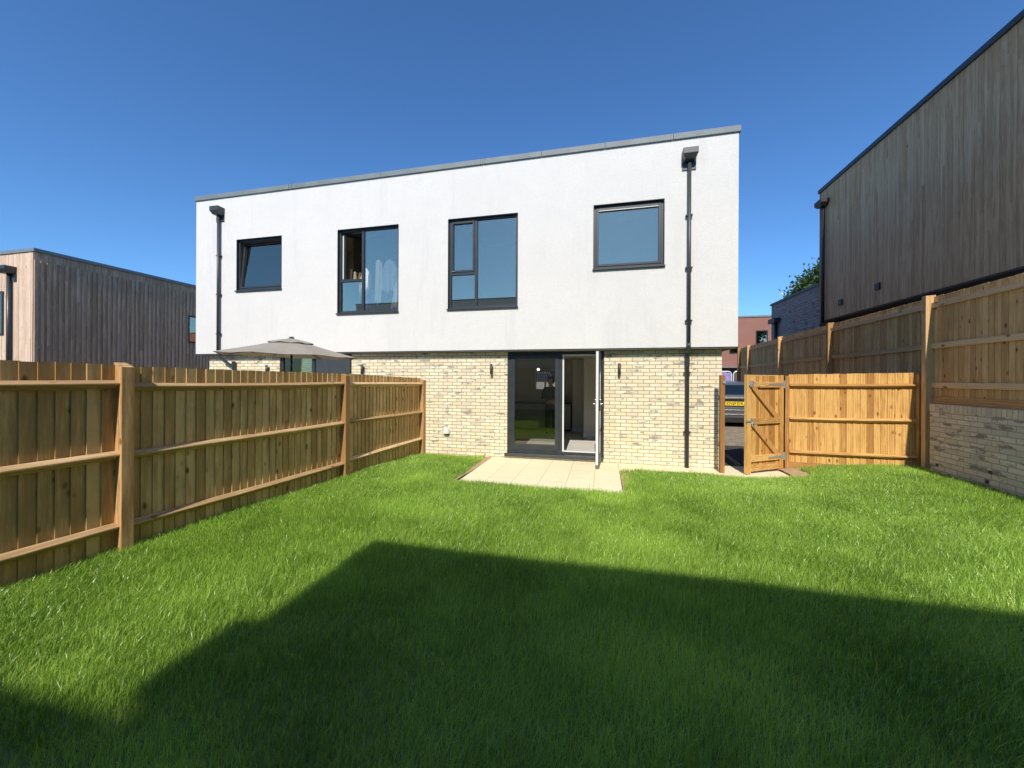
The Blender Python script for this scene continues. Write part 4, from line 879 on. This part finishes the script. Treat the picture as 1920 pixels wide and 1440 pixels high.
mb = MB(); mb.box(-16, -2.025, -13, -6.2, 2.4, 6.60); mb.build('upper_wall', 'white_render', SL); mb = MB(); mb.box(-15.8, -2.12, -13, -6.4, -.1, 2.395); mb.build('brick_wall', 'buff_brick', SL)
mb = MB(); mb.box(-16.03, -2.045, -13, -6.17, 6.602, 6.66); mb.each('roof_trim', 'trim_metal', SL)

# ------------------------------------------------------------------ grass
def vn(x, y, f, seed):
    r = np.random.default_rng(seed); o = 0
    for k in range(6):
        a = r.uniform(0, 6.28); g = f*r.uniform(.6, 1.6); o = o+np.sin((x*np.cos(a)+y*np.sin(a))*g+r.uniform(0, 6.28))
    return o/6*1.6
def grass():
    us, vs = [], []
    for (v0, v1, den) in ((-.6, 1.2, 9000), (1.2, 3.2, 15000), (3.2, 5.2, 12500), (5.2, 8.6, 9500)):
        n = int((v1-v0)*10.4*den); us.append(rng.uniform(-5.0, 5.6, n)); vs.append(rng.uniform(v0, v1, n))
    u = np.concatenate(us); v = np.concatenate(vs)
    j = vn(u, v, 9, 3)*.02
    k = (u > LF(v)+.012) & (u < RF(v)-.004)
    k &= ~((u > -2.425+j*.5) & (u < .31) & (v > 5.99+.5*j)); k &= ~((u >= .2) & (u < 3.55) & (v > 7.70+j)); k &= ~((v > 8.30) & (u < 3.5)); k &= ~((u > 3.35) & (v > 8.62-.09*(u-3.42)-.03))
    # worn strips of bare soil
    k &= ~((u > -2.46+j-.05*(v-6.4)) & (u < -2.40) & (v > 6.1)); k &= ~((u > .2) & (u < .34+j*2+.13*(v-6.2)) & (v > 6.4) & (rng.random(len(u)) < .75)); k &= ~((u > 3.3) & (u < 4.0+j*3) & (v > 8.28) & (rng.random(len(u)) < .9))
    k &= ~((u < -2.7) & (v > 8.22+j)); k &= ~((u > 2.0) & (u < 3.4) & (v > 7.66))
    # outside any plausible view
    k &= (v > -.6) & (v > abs(u)*.28-.6)
    u, v = u[k], v[k]; n = len(u)
    d = np.hypot(u, v); far = np.clip((d-1.5)/6, 0, 1)
    pat = vn(u, v, 1.6, 5); pat2 = vn(u, v, 6, 8)
    L_ = (.066+.014*pat+.012*pat2+rng.normal(0, .018, n)).clip(.025, .15); tall = rng.random(n) < .03; L_[tall] *= 1.5
    L_ *= 1-.30*np.clip(vn(u, v, 2.4, 91)-.25, 0, 1); L_ *= 1-.35*((v > 7.9) & (u < -2)); wd = (.0011+.0016*far)*rng.uniform(.8, 1.3, n)
    ang = 2.2*vn(u, v, 1.1, 21)+rng.normal(0, 1.3, n); lean = (.34+.14*vn(u, v, 2.2, 33)+rng.normal(0, .22, n)).clip(.05, 1.15)
    dx, dy = np.cos(ang), np.sin(ang); fa = rng.uniform(0, math.pi, n)
    px, py = np.cos(fa)*wd, np.sin(fa)*wd
    z = lawn_z(u, v)-.014
    def at(t, wk):
        h = L_*t*(1-.25*lean*t); s = L_*lean*t*t*1.1
        cx, cy, cz = u+dx*s, v+dy*s, z+h
        return np.stack([cx-px*wk, cy-py*wk, cz], 1), np.stack([cx+px*wk, cy+py*wk, cz], 1)
    a0, b0 = at(0, 1); a1, b1 = at(.55, .85); tp, _ = at(1, 0)
    V = np.stack([a0, b0, a1, b1, tp], 1).reshape(-1, 3).astype(np.float32)
    base = np.arange(n)*5
    tris = np.stack([base, base+1, base+3, base, base+3, base+2, base+2, base+3, base+4], 1).reshape(-1, 3)
    me = bpy.data.meshes.new('lawn_grass'); me.vertices.add(n*5); me.vertices.foreach_set('co', V.ravel())
    nf = len(tris); me.loops.add(nf*3); me.loops.foreach_set('vertex_index', tris.ravel().astype(np.int32))
    me.polygons.add(nf); me.polygons.foreach_set('loop_start', (np.arange(nf)*3).astype(np.int32)); me.polygons.foreach_set('loop_total', np.full(nf, 3, np.int32))
    me.update(calc_edges=True)
    ti = (rng.random(n)*.8+.12+.20*pat+.22*np.clip(vn(u, v, 3.2, 71)-.35, 0, 1)*2).clip(0, 1.3); dry = rng.random(n) < .05; ti[dry] = 1.5
    at_ = me.attributes.new('tint', 'FLOAT', 'FACE'); at_.data.foreach_set('value', np.repeat(ti, 3).astype(np.float32))
    me.materials.append(M['grass_blade']); o = bpy.data.objects.new('lawn_grass', me); C.objects.link(o)
    o['kind'] = 'stuff'; o['label'] = 'thick green lawn grass filling the garden'; o['category'] = 'grass'
    print('blades', n)
grass()
